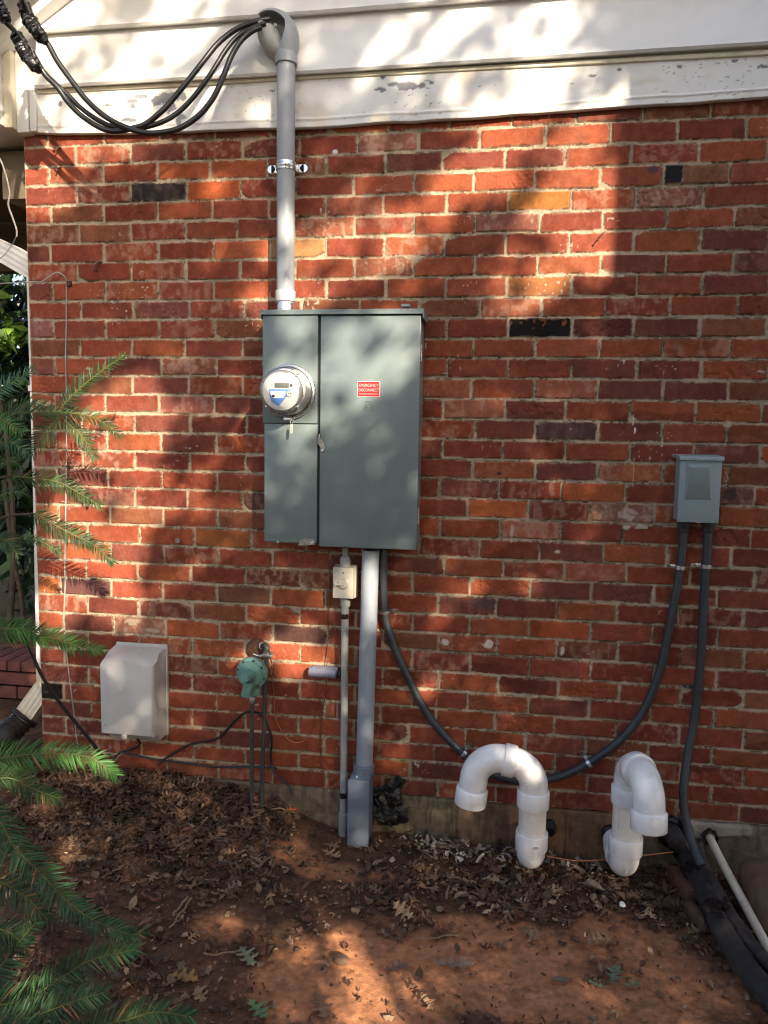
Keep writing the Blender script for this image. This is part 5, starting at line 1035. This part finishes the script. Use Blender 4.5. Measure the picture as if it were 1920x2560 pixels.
one_leaf(1135, 2412, 'oak', .115, 8, (.23,.15,.11), 'oak_leaf', 'pale pinkish-brown oak leaf lying on the clay right of centre', seed=7, wide=.8)
one_leaf(827, 2135, 'oak', .085, -28, (.30,.18,.09), 'oak_leaf', 'tan oak leaf in front of the grey elbow box', seed=8)
one_leaf(459, 2443, 'oak', .085, -4, (.24,.14,.05), 'oak_leaf', 'golden-brown oak leaf above the bottom frond', seed=9)
one_leaf(990, 2420, 'oak', .075, 30, (.15,.10,.07), 'oak_leaf', 'dull brown oak leaf on the clay right of the pebble', seed=10)
one_leaf(800, 2510, 'oak', .10, -60, (.20,.11,.06), 'oak_leaf', 'large brown oak leaf at the bottom, left of the clay strip', seed=11)
one_leaf(1285, 2128, 'oval', .06, 25, (.22,.13,.07), 'curled_leaf', 'smooth tan leaf leaning on the foot of the first white vent', seed=12, z=.025)
one_leaf(1400, 2450, 'oval', .06, 5, (.15,.11,.07), 'curled_leaf', 'olive-brown oval leaf on the clay between the two green leaves', seed=13)
one_leaf(1480, 2215, 'oval', .085, -20, (.14,.12,.085), 'curled_leaf', 'long grey-brown curled leaf in front of the second white vent', seed=14, z=.03)
one_leaf(730, 2025, 'oak', .04, 0, (.45,.06,.02), 'red_leaf', 'small bright red-orange leaf left of the thin conduit foot', seed=15)
one_leaf(1218, 2280, 'oval', .04, 40, (.45,.32,.18), 'curled_leaf', 'pale yellow-tan dead leaf in the litter below the first white vent', seed=16)
bkP = G(205, 2152, .04); tag(MB().prism([bkP+np.array(q) for q in [(-.075,-.016,0),(-.05,.004,.008),(-.01,.012,.006),(.03,.026,.004),(.07,.030,.0),(.078,.020,0),(.055,.010,.003),(.02,-.012,.004),(-.03,-.022,.002)]], (0,0,.007)).build('bark_piece', mat('pale_bark', (.34,.22,.11), .9, var=.35, scale=30, bump=1.), bevel=.001), 'pale tan slab of bark lying behind the shrub fronds', 'bark')
def stick(u1, v1, u2, v2, r, label, seed=1, m=None, z=.014):
    rj = random.Random(seed); a = G(u1, v1, .02); b = G(u2, v2, .02); P = []
    for t in np.linspace(0, 1, 7): p = a*(1-t)+b*t; p = p+np.array([rj.uniform(-1,1)*.004, rj.uniform(-1,1)*.004, 0]); p[2] = ghs(p[0], min(-.01, p[1]))+z+rj.uniform(0,.004); P.append(p)
    return tag(MB().tube(cr(P, 4), r, 7).build('stick', m or M_stick), label, 'stick', 'sticks lying on the soil')
M_stick = mat('dry_stick', (.22,.14,.08), .85, var=.3, scale=60, bump=.4)
stick(600, 2068, 720, 2062, .0028, 'long thin stick on the soil left of the thin conduit', 1)
stick(430, 2302, 470, 2255, .0034, 'paired sticks, the upright one in the left litter', 2)
stick(425, 2330, 478, 2262, .0028, 'slanting stick beside the upright one in the left litter', 3)
stick(1120, 2185, 1190, 2203, .003, 'short stick with a pale broken end below the first white vent', 4)
stick(1035, 2110, 1095, 2145, .0026, 'crossed stick near the steel stake', 5)
stick(1115, 2245, 1130, 2172, .0034, 'upright crooked stick left of the first white vent', 6)
stick(1155, 2330, 1030, 2335, .0024, 'knobbly stick on the edge of the bare clay', 7)
stick(510, 2385, 600, 2376, .0026, 'stick in front of the sage green leaf', 8)
stick(448, 2105, 462, 2165, .0034, 'bent pale stick in the leaf pile at left', 9)

# ================================================================ SHRUB WITH NEEDLE FRONDS
def frond(pts, nl, parent, seed=1, w=.0034, step=.0042, droop=.12, col=(.040,.115,.030), tipcol=(.09,.21,.045), stem=.0022, name='frond', taper=True, up=.25, start=0.):
    rj = np.random.default_rng(seed); P = [np.array(p) for p in cr(pts, 10)]; seg = [np.linalg.norm(P[i+1]-P[i]) for i in range(len(P)-1)]; L = sum(seg); cum = np.concatenate([[0], np.cumsum(seg)])
    PP = np.array(P); C_, Fc, T_ = [], [], []; off = 0
    # stem
    n = 6; rings = []
    for i, p in enumerate(P):
        t = PP[min(i+1, len(P)-1)]-PP[max(i-1, 0)]; t /= np.linalg.norm(t); s_ = np.cross(t, [0,0,1.]); s_ /= np.linalg.norm(s_)+1e-9; o_ = np.cross(s_, t); r = stem*(1-.55*cum[i]/L)
        C_.append(np.array([p+(s_*math.cos(a)+o_*math.sin(a))*r for a in np.arange(n)*2*math.pi/n])); T_.append(np.tile((.10,.12,.03) if col[1] > .02 else (.06,.04,.03), (n, 1)))
    for i in range(len(P)-1):
        for k in range(n): Fc.append([i*n+k, i*n+(k+1) % n, (i+1)*n+(k+1) % n, (i+1)*n+k])
    off = len(P)*n; F2 = [np.array(Fc)]
    s = start*L
    while s < L:
        p = np.array([np.interp(s, cum, PP[:, j]) for j in range(3)]); p2 = np.array([np.interp(min(s+.01, L), cum, PP[:, j]) for j in range(3)]); p1 = np.array([np.interp(max(s-.01, 0), cum, PP[:, j]) for j in range(3)])
        t = p2-p1; t /= np.linalg.norm(t); view = CAM-p; view /= np.linalg.norm(view)
        axn = np.array([0.25,-.75,.6]); s_ = np.cross(t, axn); s_ /= np.linalg.norm(s_); nrm = np.cross(s_, t)
        fr_ = s/L; ll = nl*(.75+.35*math.sin(math.pi*min(1, fr_*1.0+.25)))*(1-.35*max(0, fr_-.85)/.15) if taper else nl
        for sg in (1, -1):
            a = rad(rj.uniform(48, 68)*(1-.45*max(0, fr_-.8)/.2)); l = ll*rj.uniform(.8, 1.12); lift = rj.normal(up, .22)
            d = t*math.cos(a)+s_*sg*math.sin(a)+nrm*lift; d /= np.linalg.norm(d); sd = np.cross(d, nrm); sd /= np.linalg.norm(sd)
            sd = sd*math.cos(.5*rj.normal())+nrm*math.sin(.5*rj.normal()); sd /= np.linalg.norm(sd)
            dn = np.array([0,0,-1.])*droop*rj.uniform(.2, 1.6)+t*.10
            ww = w*rj.uniform(.8, 1.15); q = []
            for u_, wf in ((0,.45),(.3,1),(.65,.85),(1,.05)):
                c = p+d*l*u_+dn*l*u_*u_; q += [c+sd*ww/2*wf, c-sd*ww/2*wf]
            C_.append(np.array(q)); b = rj.random(); cc = np.array(col)*(1-fr_*.0)*rj.uniform(.65, 1.25)+(np.array(tipcol)-np.array(col))*b*b*(.35+.65*fr_)
            if rj.random() < .012: cc = np.array((.28,.13,.05))
            T_.append(np.tile(cc, (8, 1))); F2.append(np.array([[0,1,3,2],[2,3,5,4],[4,5,7,6]])+off); off += 8
        s += step*rj.uniform(.7, 1.3)
    return npmesh(name, np.concatenate(C_), np.concatenate(F2), M_needle, parent, np.clip(np.concatenate(T_), 0, 1), False)
def WP(lst): return [W(u, v, y) for u, v, y in lst]
sh = thing('conifer_shrub', (.05, -.62, .0), 'taller needle-leaved shrub whose arching fronds cross the left end of the wall', 'shrub')
sroot = np.array([-.22,-.62,.02])
def limb(pts, r0, r1, parent, m=None, name='stem'):
    P = cr(pts, 8); mb = MB(); mb.tube(P, np.linspace(r0, r1, len(P)), 9); return mb.build(name, m or M_bark, parent)
top = W(40, 1035, -.42); midp = W(-60, 1400, -.55)
limb([sroot, midp, W(-30, 1150, -.46), top], .013, .006, sh)
limb([W(-60,1320,-.5), W(20,1290,-.44), W(83,1284,-.40)], .006, .0035, sh); limb([W(-60,1420,-.5), W(0,1345,-.42)], .006, .003, sh)
limb([midp, W(-60,1600,-.6), W(0,1581,-.55)], .006, .004, sh); limb([W(-90,1230,-.5), W(-30,1200,-.45), W(30,1190,-.42)], .006, .004, sh)
DG, TG = (.026,.060,.020), (.070,.125,.032)
FR = [
 ([(152,1020,-.40),(190,980,-.38),(250,930,-.36),(311,889,-.34)], .046, DG, TG, .22),
 ([(150,1030,-.40),(221,1040,-.36),(268,1064,-.33),(304,1092,-.32)], .040, DG, TG, .22),
 ([(160,1050,-.40),(209,1096,-.37),(238,1146,-.35)], .036, DG, TG, .22),
 ([(20,1035,-.42),(80,1031,-.42),(155,1030,-.40)], .050, DG, TG, .22),
 ([(150,1040,-.40),(110,1085,-.42),(75,1140,-.44)], .050, DG, TG, .2),
 ([(-20,1075,-.42),(40,1020,-.40),(95,1010,-.38),(140,1035,-.36)], .045, (.035,.10,.025), (.10,.20,.04), .2),
 ([(20,1190,-.42),(89,1196,-.39),(149,1207,-.37),(209,1240,-.35),(248,1262,-.34)], .050, DG, TG, .2),
 ([(83,1284,-.40),(128,1308,-.38),(191,1341,-.36),(239,1365,-.34),(282,1406,-.33)], .046, DG, TG, .2),
 ([(-20,1344,-.42),(83,1350,-.40),(119,1362,-.39),(154,1385,-.38)], .028, DG, TG, .2),
 ([(-40,1000,-.44),(0,975,-.43),(40,950,-.42),(82,925,-.42)], .050, (.045,.13,.06), (.12,.24,.09), .2),
 ([(-30,1120,-.46),(20,1105,-.46),(70,1130,-.45)], .050, (.035,.10,.05), (.10,.20,.09), .2),
 ([(-40,1180,-.46),(0,1150,-.45),(50,1160,-.44)], .048, DG, TG, .2),
 ([(-40,1060,-.46),(0,1050,-.45),(60,1080,-.45)], .048, (.04,.12,.035), (.10,.22,.05), .2),
 ([(-30,1270,-.46),(10,1235,-.45),(60,1230,-.44)], .044, DG, TG, .2),
 ([(-30,1350,-.46),(10,1350,-.46),(45,1385,-.46)], .04, DG, TG, .2),
 ([(-40,1575,-.56),(0,1581,-.55),(95,1588,-.52),(152,1600,-.50),(200,1617,-.48),(256,1626,-.47)], .052, (.03,.10,.02), (.09,.22,.035), .2),
 ([(-60,1560,-.60),(0,1570,-.58),(70,1575,-.56),(110,1600,-.54)], .050, (.03,.10,.02), (.09,.22,.035), .2),
]
for i, (pts, nl, c, tc, up) in enumerate(FR): frond(WP(pts), nl, sh, 50+i, col=c, tipcol=tc, up=up, stem=.0024)
limb([W(45,1560,-.50), W(68,1606,-.44), W(108,1695,-.32), W(163,1774,-.22), W(225,1850,-.12), W(262,1900,-.06)], .0052, .0068, sh, mat('dark_twig', (.022,.018,.016), .7, var=.3, scale=50), 'dark_branch')
sh2 = thing('conifer_shrub', (.35, -1.35, .0), 'low broad needle-leaved shrub filling the bottom left corner', 'shrub')
r2 = np.array([.42,-1.55,.0])
FR2 = [
 ([(-140,1930,-.85),(-40,1905,-.80),(54,1888,-.76),(136,1884,-.73),(190,1887,-.71),(235,1898,-.70),(291,1938,-.69)], .058, (.035,.12,.022), (.10,.25,.045), .1),
 ([(-60,1960,-.85),(20,1945,-.82),(90,1975,-.80),(150,1998,-.79)], .045, (.03,.09,.02), (.07,.17,.03), .1),
 ([(-70,1995,-1.02),(0,2055,-1.0),(36,2117,-1.0),(108,2189,-.98),(181,2265,-.97),(253,2309,-.96),(325,2336,-.95),(362,2330,-.94)], .052, (.030,.115,.040), (.07,.21,.07), .1),
 ([(-120,2530,-1.18),(0,2512,-1.14),(72,2497,-1.12),(145,2450,-1.10),(231,2399,-1.08),(338,2374,-1.06)], .058, (.032,.125,.035), (.08,.23,.06), .1),
 ([(-60,2480,-1.12),(0,2417,-1.08),(40,2365,-1.06),(90,2305,-1.04)], .055, (.028,.09,.035), (.06,.17,.06), .1),
 ([(-40,2590,-1.25),(60,2550,-1.22),(140,2520,-1.2),(200,2498,-1.18),(262,2480,-1.17)], .055, (.028,.10,.035), (.07,.19,.06), .1),
 ([(120,2640,-1.22),(250,2568,-1.2),(325,2547,-1.18),(391,2530,-1.17),(478,2542,-1.16)], .052, (.03,.11,.035), (.07,.20,.06), .1),
 ([(-90,2230,-1.05),(-20,2200,-1.03),(60,2240,-1.01),(120,2300,-1.0)], .050, (.026,.085,.032), (.06,.15,.05), .1),
 ([(-100,2110,-1.0),(-30,2090,-.98),(30,2110,-.96)], .05, (.026,.085,.03), (.06,.15,.05), .1),
 ([(-80,2620,-1.28),(20,2600,-1.26),(120,2590,-1.24),(200,2600,-1.22)], .055, (.028,.09,.033), (.06,.17,.055), .1),
 ([(-110,2350,-1.1),(-40,2320,-1.08),(20,2330,-1.06),(70,2370,-1.05)], .05, (.026,.085,.032), (.06,.15,.05), .1),
]
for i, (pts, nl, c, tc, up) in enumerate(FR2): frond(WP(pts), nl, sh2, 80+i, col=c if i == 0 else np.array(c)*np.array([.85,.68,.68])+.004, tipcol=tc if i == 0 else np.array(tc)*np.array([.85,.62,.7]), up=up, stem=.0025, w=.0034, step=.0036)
for q in ([W(-140,1930,-.85)], [W(-70,1995,-1.02)], [W(-120,2530,-1.18)], [W(-40,2590,-1.25)], [W(-60,2480,-1.12)]):
    limb([r2*.5+q[0]*.5-np.array([.35,0,.25]), q[0]-np.array([.12,.02,.06]), q[0]], .009, .003, sh2)
# ================================================================ BEHIND THE CORNER
def crown(name, parent, c, rad_, n, size, cols, seed, m=M_bush, holes=0., keep=None, tint_=None):
    R_ = np.random.default_rng(seed); C_ = []; T_ = []
    cl_ = R_.normal(size=(max(8, n//60), 3)); cl_ /= np.linalg.norm(cl_, axis=1)[:, None]; cl_ *= R_.uniform(.3, 1, (len(cl_), 1))**.5
    k = R_.integers(0, len(cl_), n); p = cl_[k]+R_.normal(0, .17, (n, 3)); p = p*np.array(rad_)+np.array(c)
    if keep is not None: p = p[keep(p)]
    n = len(p)
    d = R_.normal(size=(n, 3)); d /= np.linalg.norm(d, axis=1)[:, None]; e = np.cross(d, R_.normal(size=(n, 3))); e /= np.linalg.norm(e, axis=1)[:, None]; s = R_.uniform(*size, (n, 1))
    f3 = np.cross(d, e)
    q = np.stack([p-d*s, p-d*s*.2+e*s*.42+f3*s*.12, p+d*s, p-d*s*.2-e*s*.42+f3*s*.12], 1).reshape(-1, 3)
    f = np.arange(n*4).reshape(n, 4); cc = np.array(cols)[R_.integers(0, len(cols), n)]*R_.uniform(.6, 1.4, (n, 1))
    return npmesh(name, q, f, m, parent, np.repeat(np.clip(cc, 0, 1), 4, 0), False)
def bush(label, c, r, n, size, cols, seed, group='dark bushes behind the corner'):
    b = thing('bush', (c[0], c[1], 0), label, 'bush', group)
    crown('crown', b, c, r, n, size, cols, seed)
    for i in range(3):
        a = i*2.1; limb([np.array([c[0]+.05*math.cos(a), c[1]+.05*math.sin(a), -.05]), np.array([c[0]+.15*math.cos(a), c[1]+.15*math.sin(a), c[2]*.5]), np.array([c[0]+.3*r[0]*math.cos(a), c[1]+.3*r[1]*math.sin(a), c[2]])], .02, .008, b, name='stem')
    return b
DKG = [(.012,.026,.010),(.018,.038,.012),(.008,.018,.008)]
DKG = [(.016,.036,.012),(.024,.052,.015),(.010,.022,.009)]
bush('tall dark broad-leaved bush in the gap left of the wall, upper', (-.75, 1.5, 1.55), (.55,.4,.75), 3500, (.04,.08), DKG, 201)
bush('dark leafy bush in the gap left of the wall, lower and nearer', (-1.05, 2.2, .95), (.8,.5,.75), 3500, (.04,.08), DKG, 202)
bush('farther dark bush beyond the first ones, left of the wall', (-2.2, 3.3, 1.9), (1.3,.5,1.3), 5000, (.06,.11), DKG, 203)
bush('sunlit yellow-green leafy shoot beside the white elbow', (-.86, .9, 1.96), (.2,.2,.16), 260, (.035,.06), [(.20,.34,.05),(.14,.26,.04),(.08,.17,.03)], 204, None)
bush('small bright bush catching sun through the gap behind the fronds', (-3.4, 4.4, .75), (.6,.5,.35), 1300, (.05,.09), [(.16,.24,.04),(.10,.17,.03)], 205, None)
sap = thing('sapling', (-.3, .9, 0), 'thin bare sapling stem leaning in the gap left of the wall', 'sapling')
limb([W(9,1200,.9), W(20,1290,.9), W(34,1400,.9), W(54,1500,.9), W(62,1640,.9)], .010, .013, sap, name='stem')
st2 = thing('brick_step', (-.75, 1.0, .0), 'low red brick step beyond the downspout, left of the wall', 'step')
mb = MB()
for r_ in range(3):
    for j in range(9):
        xx = -1.9+j*.212+(.1 if r_ % 2 else 0)
        if xx+.203 < -.08: mb.box2((xx, .62+.0*r_, .09+r_*.068), (xx+.203, .72, .09+r_*.068+.058), .003)
for j in range(26):
    xx = -1.9+j*.0705
    if xx < -.14: mb.box2((xx, .60, .30), (xx+.062, .83, .345), .003); mb.box2((xx, .84, .30), (xx+.062, 1.07, .345), .003); mb.box2((xx, 1.08, .30), (xx+.062, 1.31, .345), .003)
mb.build('bricks', mat('step_brick', (.14,.045,.035), .9, var=.3, scale=9, bump=.5, dirt=.4, dirtcol=(.05,.035,.025)), st2)
MB().box2((-1.9, .63, .0), (-.09, 1.30, .325)).build('mortar_bed', M_conc, st2)

# ================================================================ TREE THAT SHADES THE WALL (stands behind the camera, to the right)
# light patches on the wall plane, in metres: centre, half sizes, tilt, strength
LIT = []
def lit(x, y, a, b, ang, s=1., dy=0.):
    """x,y,a,b in photo pixels of the 1659-wide view; dy: depth of the surface the patch falls on"""
    P = D(x, y, dy); t = P[1]/SUN[1]; q = P-SUN*t; k = .00160
    LIT.append((q[0], q[2], a*k+.022, b*k+.020, rad(ang), s))
def litg(u, v, a, b, ang, s=1.):
    P = G(u, v, .02); t = P[1]/SUN[1]; q = P-SUN*t; LIT.append((q[0], q[2], a+.02, b+.015, rad(ang), s))
for q in [(150,160,120,110,60,1),(330,120,110,34,55,.9),(430,70,90,22,55,.8),(270,230,110,30,35,1),(430,210,70,30,40,.55),(640,120,60,18,55,.35),(880,60,150,12,48,.8),(985,60,150,14,48,.9),(1085,80,150,12,48,.85),(1200,60,130,24,50,.95),(1150,215,110,20,20,.95),(1060,245,60,16,15,.7),(1250,235,60,16,10,.8),(860,215,80,14,30,.4),
          (85,330,60,40,40,1),(70,420,30,90,80,.9),(180,330,60,22,30,.8),(300,310,90,22,20,.5),(230,440,60,30,40,.25),(420,420,70,35,40,.25),(110,520,30,50,70,.3),
          (690,620,90,34,18,1),(720,545,110,36,32,1),(860,520,120,34,38,1),(960,430,120,30,50,1),(1040,350,110,32,50,.95),(1150,330,110,30,45,.8),(1240,330,70,34,40,1),(1290,400,36,90,88,1),(1260,480,70,34,40,1),(1180,440,70,26,50,.7),(1290,560,30,60,80,.9),(1190,600,80,22,40,.95),(1090,580,60,22,40,.45),(890,640,60,18,40,.4),(1080,640,60,20,40,.5),(770,440,50,20,50,.35),(640,560,40,60,60,.8),
          (195,1085,150,72,68,.9),(300,900,60,26,40,.8),(930,480,170,26,32,.6),(275,860,60,34,40,1),(230,930,90,50,40,1),(330,930,60,24,40,.8),(190,1010,90,55,60,1),(290,1010,70,40,60,.95),(180,1100,100,50,50,1),(290,1110,60,50,60,.85),(170,1200,90,55,55,1),(270,1180,70,36,55,.95),(140,1290,70,45,60,.95),(240,1290,60,40,55,.9),(370,1060,28,90,62,.55),(440,1010,40,18,50,.45),(490,940,30,40,60,.3),(110,1370,60,30,50,.5),(300,1330,50,20,45,.4),(120,1450,30,24,40,.5),
          (617,1400,50,16,12,1),(660,1436,46,20,15,1),(650,1360,18,34,60,.5),(480,1180,28,4,50,.5),(505,1090,24,2,50,.3),
          (980,1290,80,4,35,.4),(940,1480,45,6,35,.5),(870,1615,30,3,40,.25)]: lit(*q)
for q in [(745,775,125,60,42,.64),(800,850,120,24,42,.55),(850,740,80,30,48,.55),(640,720,60,18,65,.5),(660,880,60,18,60,.6),(650,950,50,16,45,.55),(640,1000,60,2,42,.25),(860,1175,90,2,30,.36)]: lit(*q, dy=PY)
for q in [(620,830,46,34,40,.9)]: lit(*q, dy=-.22)
for q in [(615,600,30,60,75,1),(610,650,30,20,0,1),(615,170,20,50,80,.35),(615,470,16,30,80,.2),(610,80,30,24,40,.35)]: lit(*q, dy=-.10)
for q in [(800,1270,34,34,70,1),(790,1330,16,40,80,.5),(742,1275,14,12,60,.4)]: lit(*q, dy=-.09)
lit(240,1455,16,8,50,.5,dy=-.12); lit(205,1640,40,16,20,.8,dy=-.70); lit(545,1400,20,14,40,.4,dy=-.09); lit(1000,1620,20,10,0,.2)
for q in [(880,2400,.05,.030,60,.95),(940,2460,.07,.03,75,.9),(905,2530,.05,.04,80,.85),(740,2370,.05,.02,20,.7),(545,2320,.09,.012,10,.55),(165,2120,.045,.014,5,1),(60,2260,.03,.02,0,.8),(95,2400,.03,.02,0,.8),(130,2000,.05,.015,0,.7),(60,1960,.04,.02,0,.7),(1150,2420,.12,.01,20,.35),(1060,2520,.06,.01,30,.35),(400,2250,.05,.02,10,.4)]: litg(*q)
LIT.append((-.55, 3.1, .5, .45, 0, .9)); LIT.append((-.3, 2.47, .22, .16, 0, .95))
def shade(x, z):
    s = np.zeros_like(x)
    for cx, cz, a, b, an, st_ in LIT:
        dx, dz = x-cx, z-cz; u_ = dx*math.cos(an)+dz*math.sin(an); v_ = -dx*math.sin(an)+dz*math.cos(an)
        s = np.maximum(s, min(1, st_*1.1)*ss(1.38, .85, np.hypot(u_/a, v_/b)))
    # diagonal sprays of leaves across the lit places
    u_ = x*.64+z*.77; v_ = -x*.77+z*.64
    sp = fbm(u_*.35+9, v_+9, .055, 777, 2)
    k_ = np.where(z > 2.45, .6, .28)*ss(np.where(z > 2.45, .44, .55), np.where(z > 2.45, .60, .68), sp); return 1-s*(1-k_)
tr = thing('shade_tree', (6.0, -5.6, 0), 'tall leafy shade tree out of the photo, casting dappled light on the wall', 'tree')
TR = np.random.default_rng(99); need = 60000; bt_ = []; tot = 0
while tot < need:
    m_ = 60000; X_ = TR.uniform(-1.5, 3.3, m_); Z_ = TR.uniform(-1.35, 3.45, m_); y_ = -TR.uniform(4.1, 5.9, m_); keep = TR.random(m_) < shade(X_, Z_)**2*.6
    t_ = -y_[keep]; p = np.stack([X_[keep]+.64*t_, y_[keep], Z_[keep]+.55*t_], -1); bt_.append(p); tot += len(p)
p = np.concatenate(bt_)[:need]; n = len(p)
d = TR.normal(size=(n, 3)); d /= np.linalg.norm(d, axis=1)[:, None]; e = np.cross(d, TR.normal(size=(n, 3))); e /= np.linalg.norm(e, axis=1)[:, None]; s = TR.uniform(.030, .055, (n, 1)); f3 = np.cross(d, e)
# keep leaves from being edge-on to the sun too often
q = np.stack([p-d*s, p+e*s*.55+f3*s*.1, p+d*s, p-e*s*.55+f3*s*.1], 1).reshape(-1, 3)
npmesh('crown', q, np.arange(n*4).reshape(n, 4), mat('tree_leaves', (.05,.10,.025), .5, var=.2, trans=.12), tr)
limb([np.array([6.0,-5.6,-.1]), np.array([6.05,-5.6,2.]), np.array([5.9,-5.5,3.8]), np.array([5.6,-5.3,5.6])], .17, .05, tr, M_trunk, 'trunk')
for a_, b_ in (((6.0,-5.55,2.7),(5.7,-5.1,3.9)), ((5.9,-5.5,3.9),(5.3,-5.0,5.0)), ((5.8,-5.5,4.6),(5.9,-4.8,5.9))): limb([np.array(a_), (np.array(a_)+np.array(b_))/2+np.array([.05,0,.1]), np.array(b_)], .05, .018, tr, M_trunk, 'branch')
hg = thing('added_hedge', (1.4, -4.6, 0), 'unseen row of dense leaves added behind the camera to darken the lower wall', 'added_hedge')  # unseen greenery added to cut low sky light on wall foot and soil
crown('crown', hg, (1.2, -4.7, .78), (3.4, .42, .62), 9000, (.05, .09), DKG, 310)
for i in range(6): limb([np.array([-.9+i*.8,-4.7,-.05]), np.array([-.85+i*.8,-4.7,.5]), np.array([-.9+i*.8,-4.68,1.1])], .02, .008, hg, name='stem')
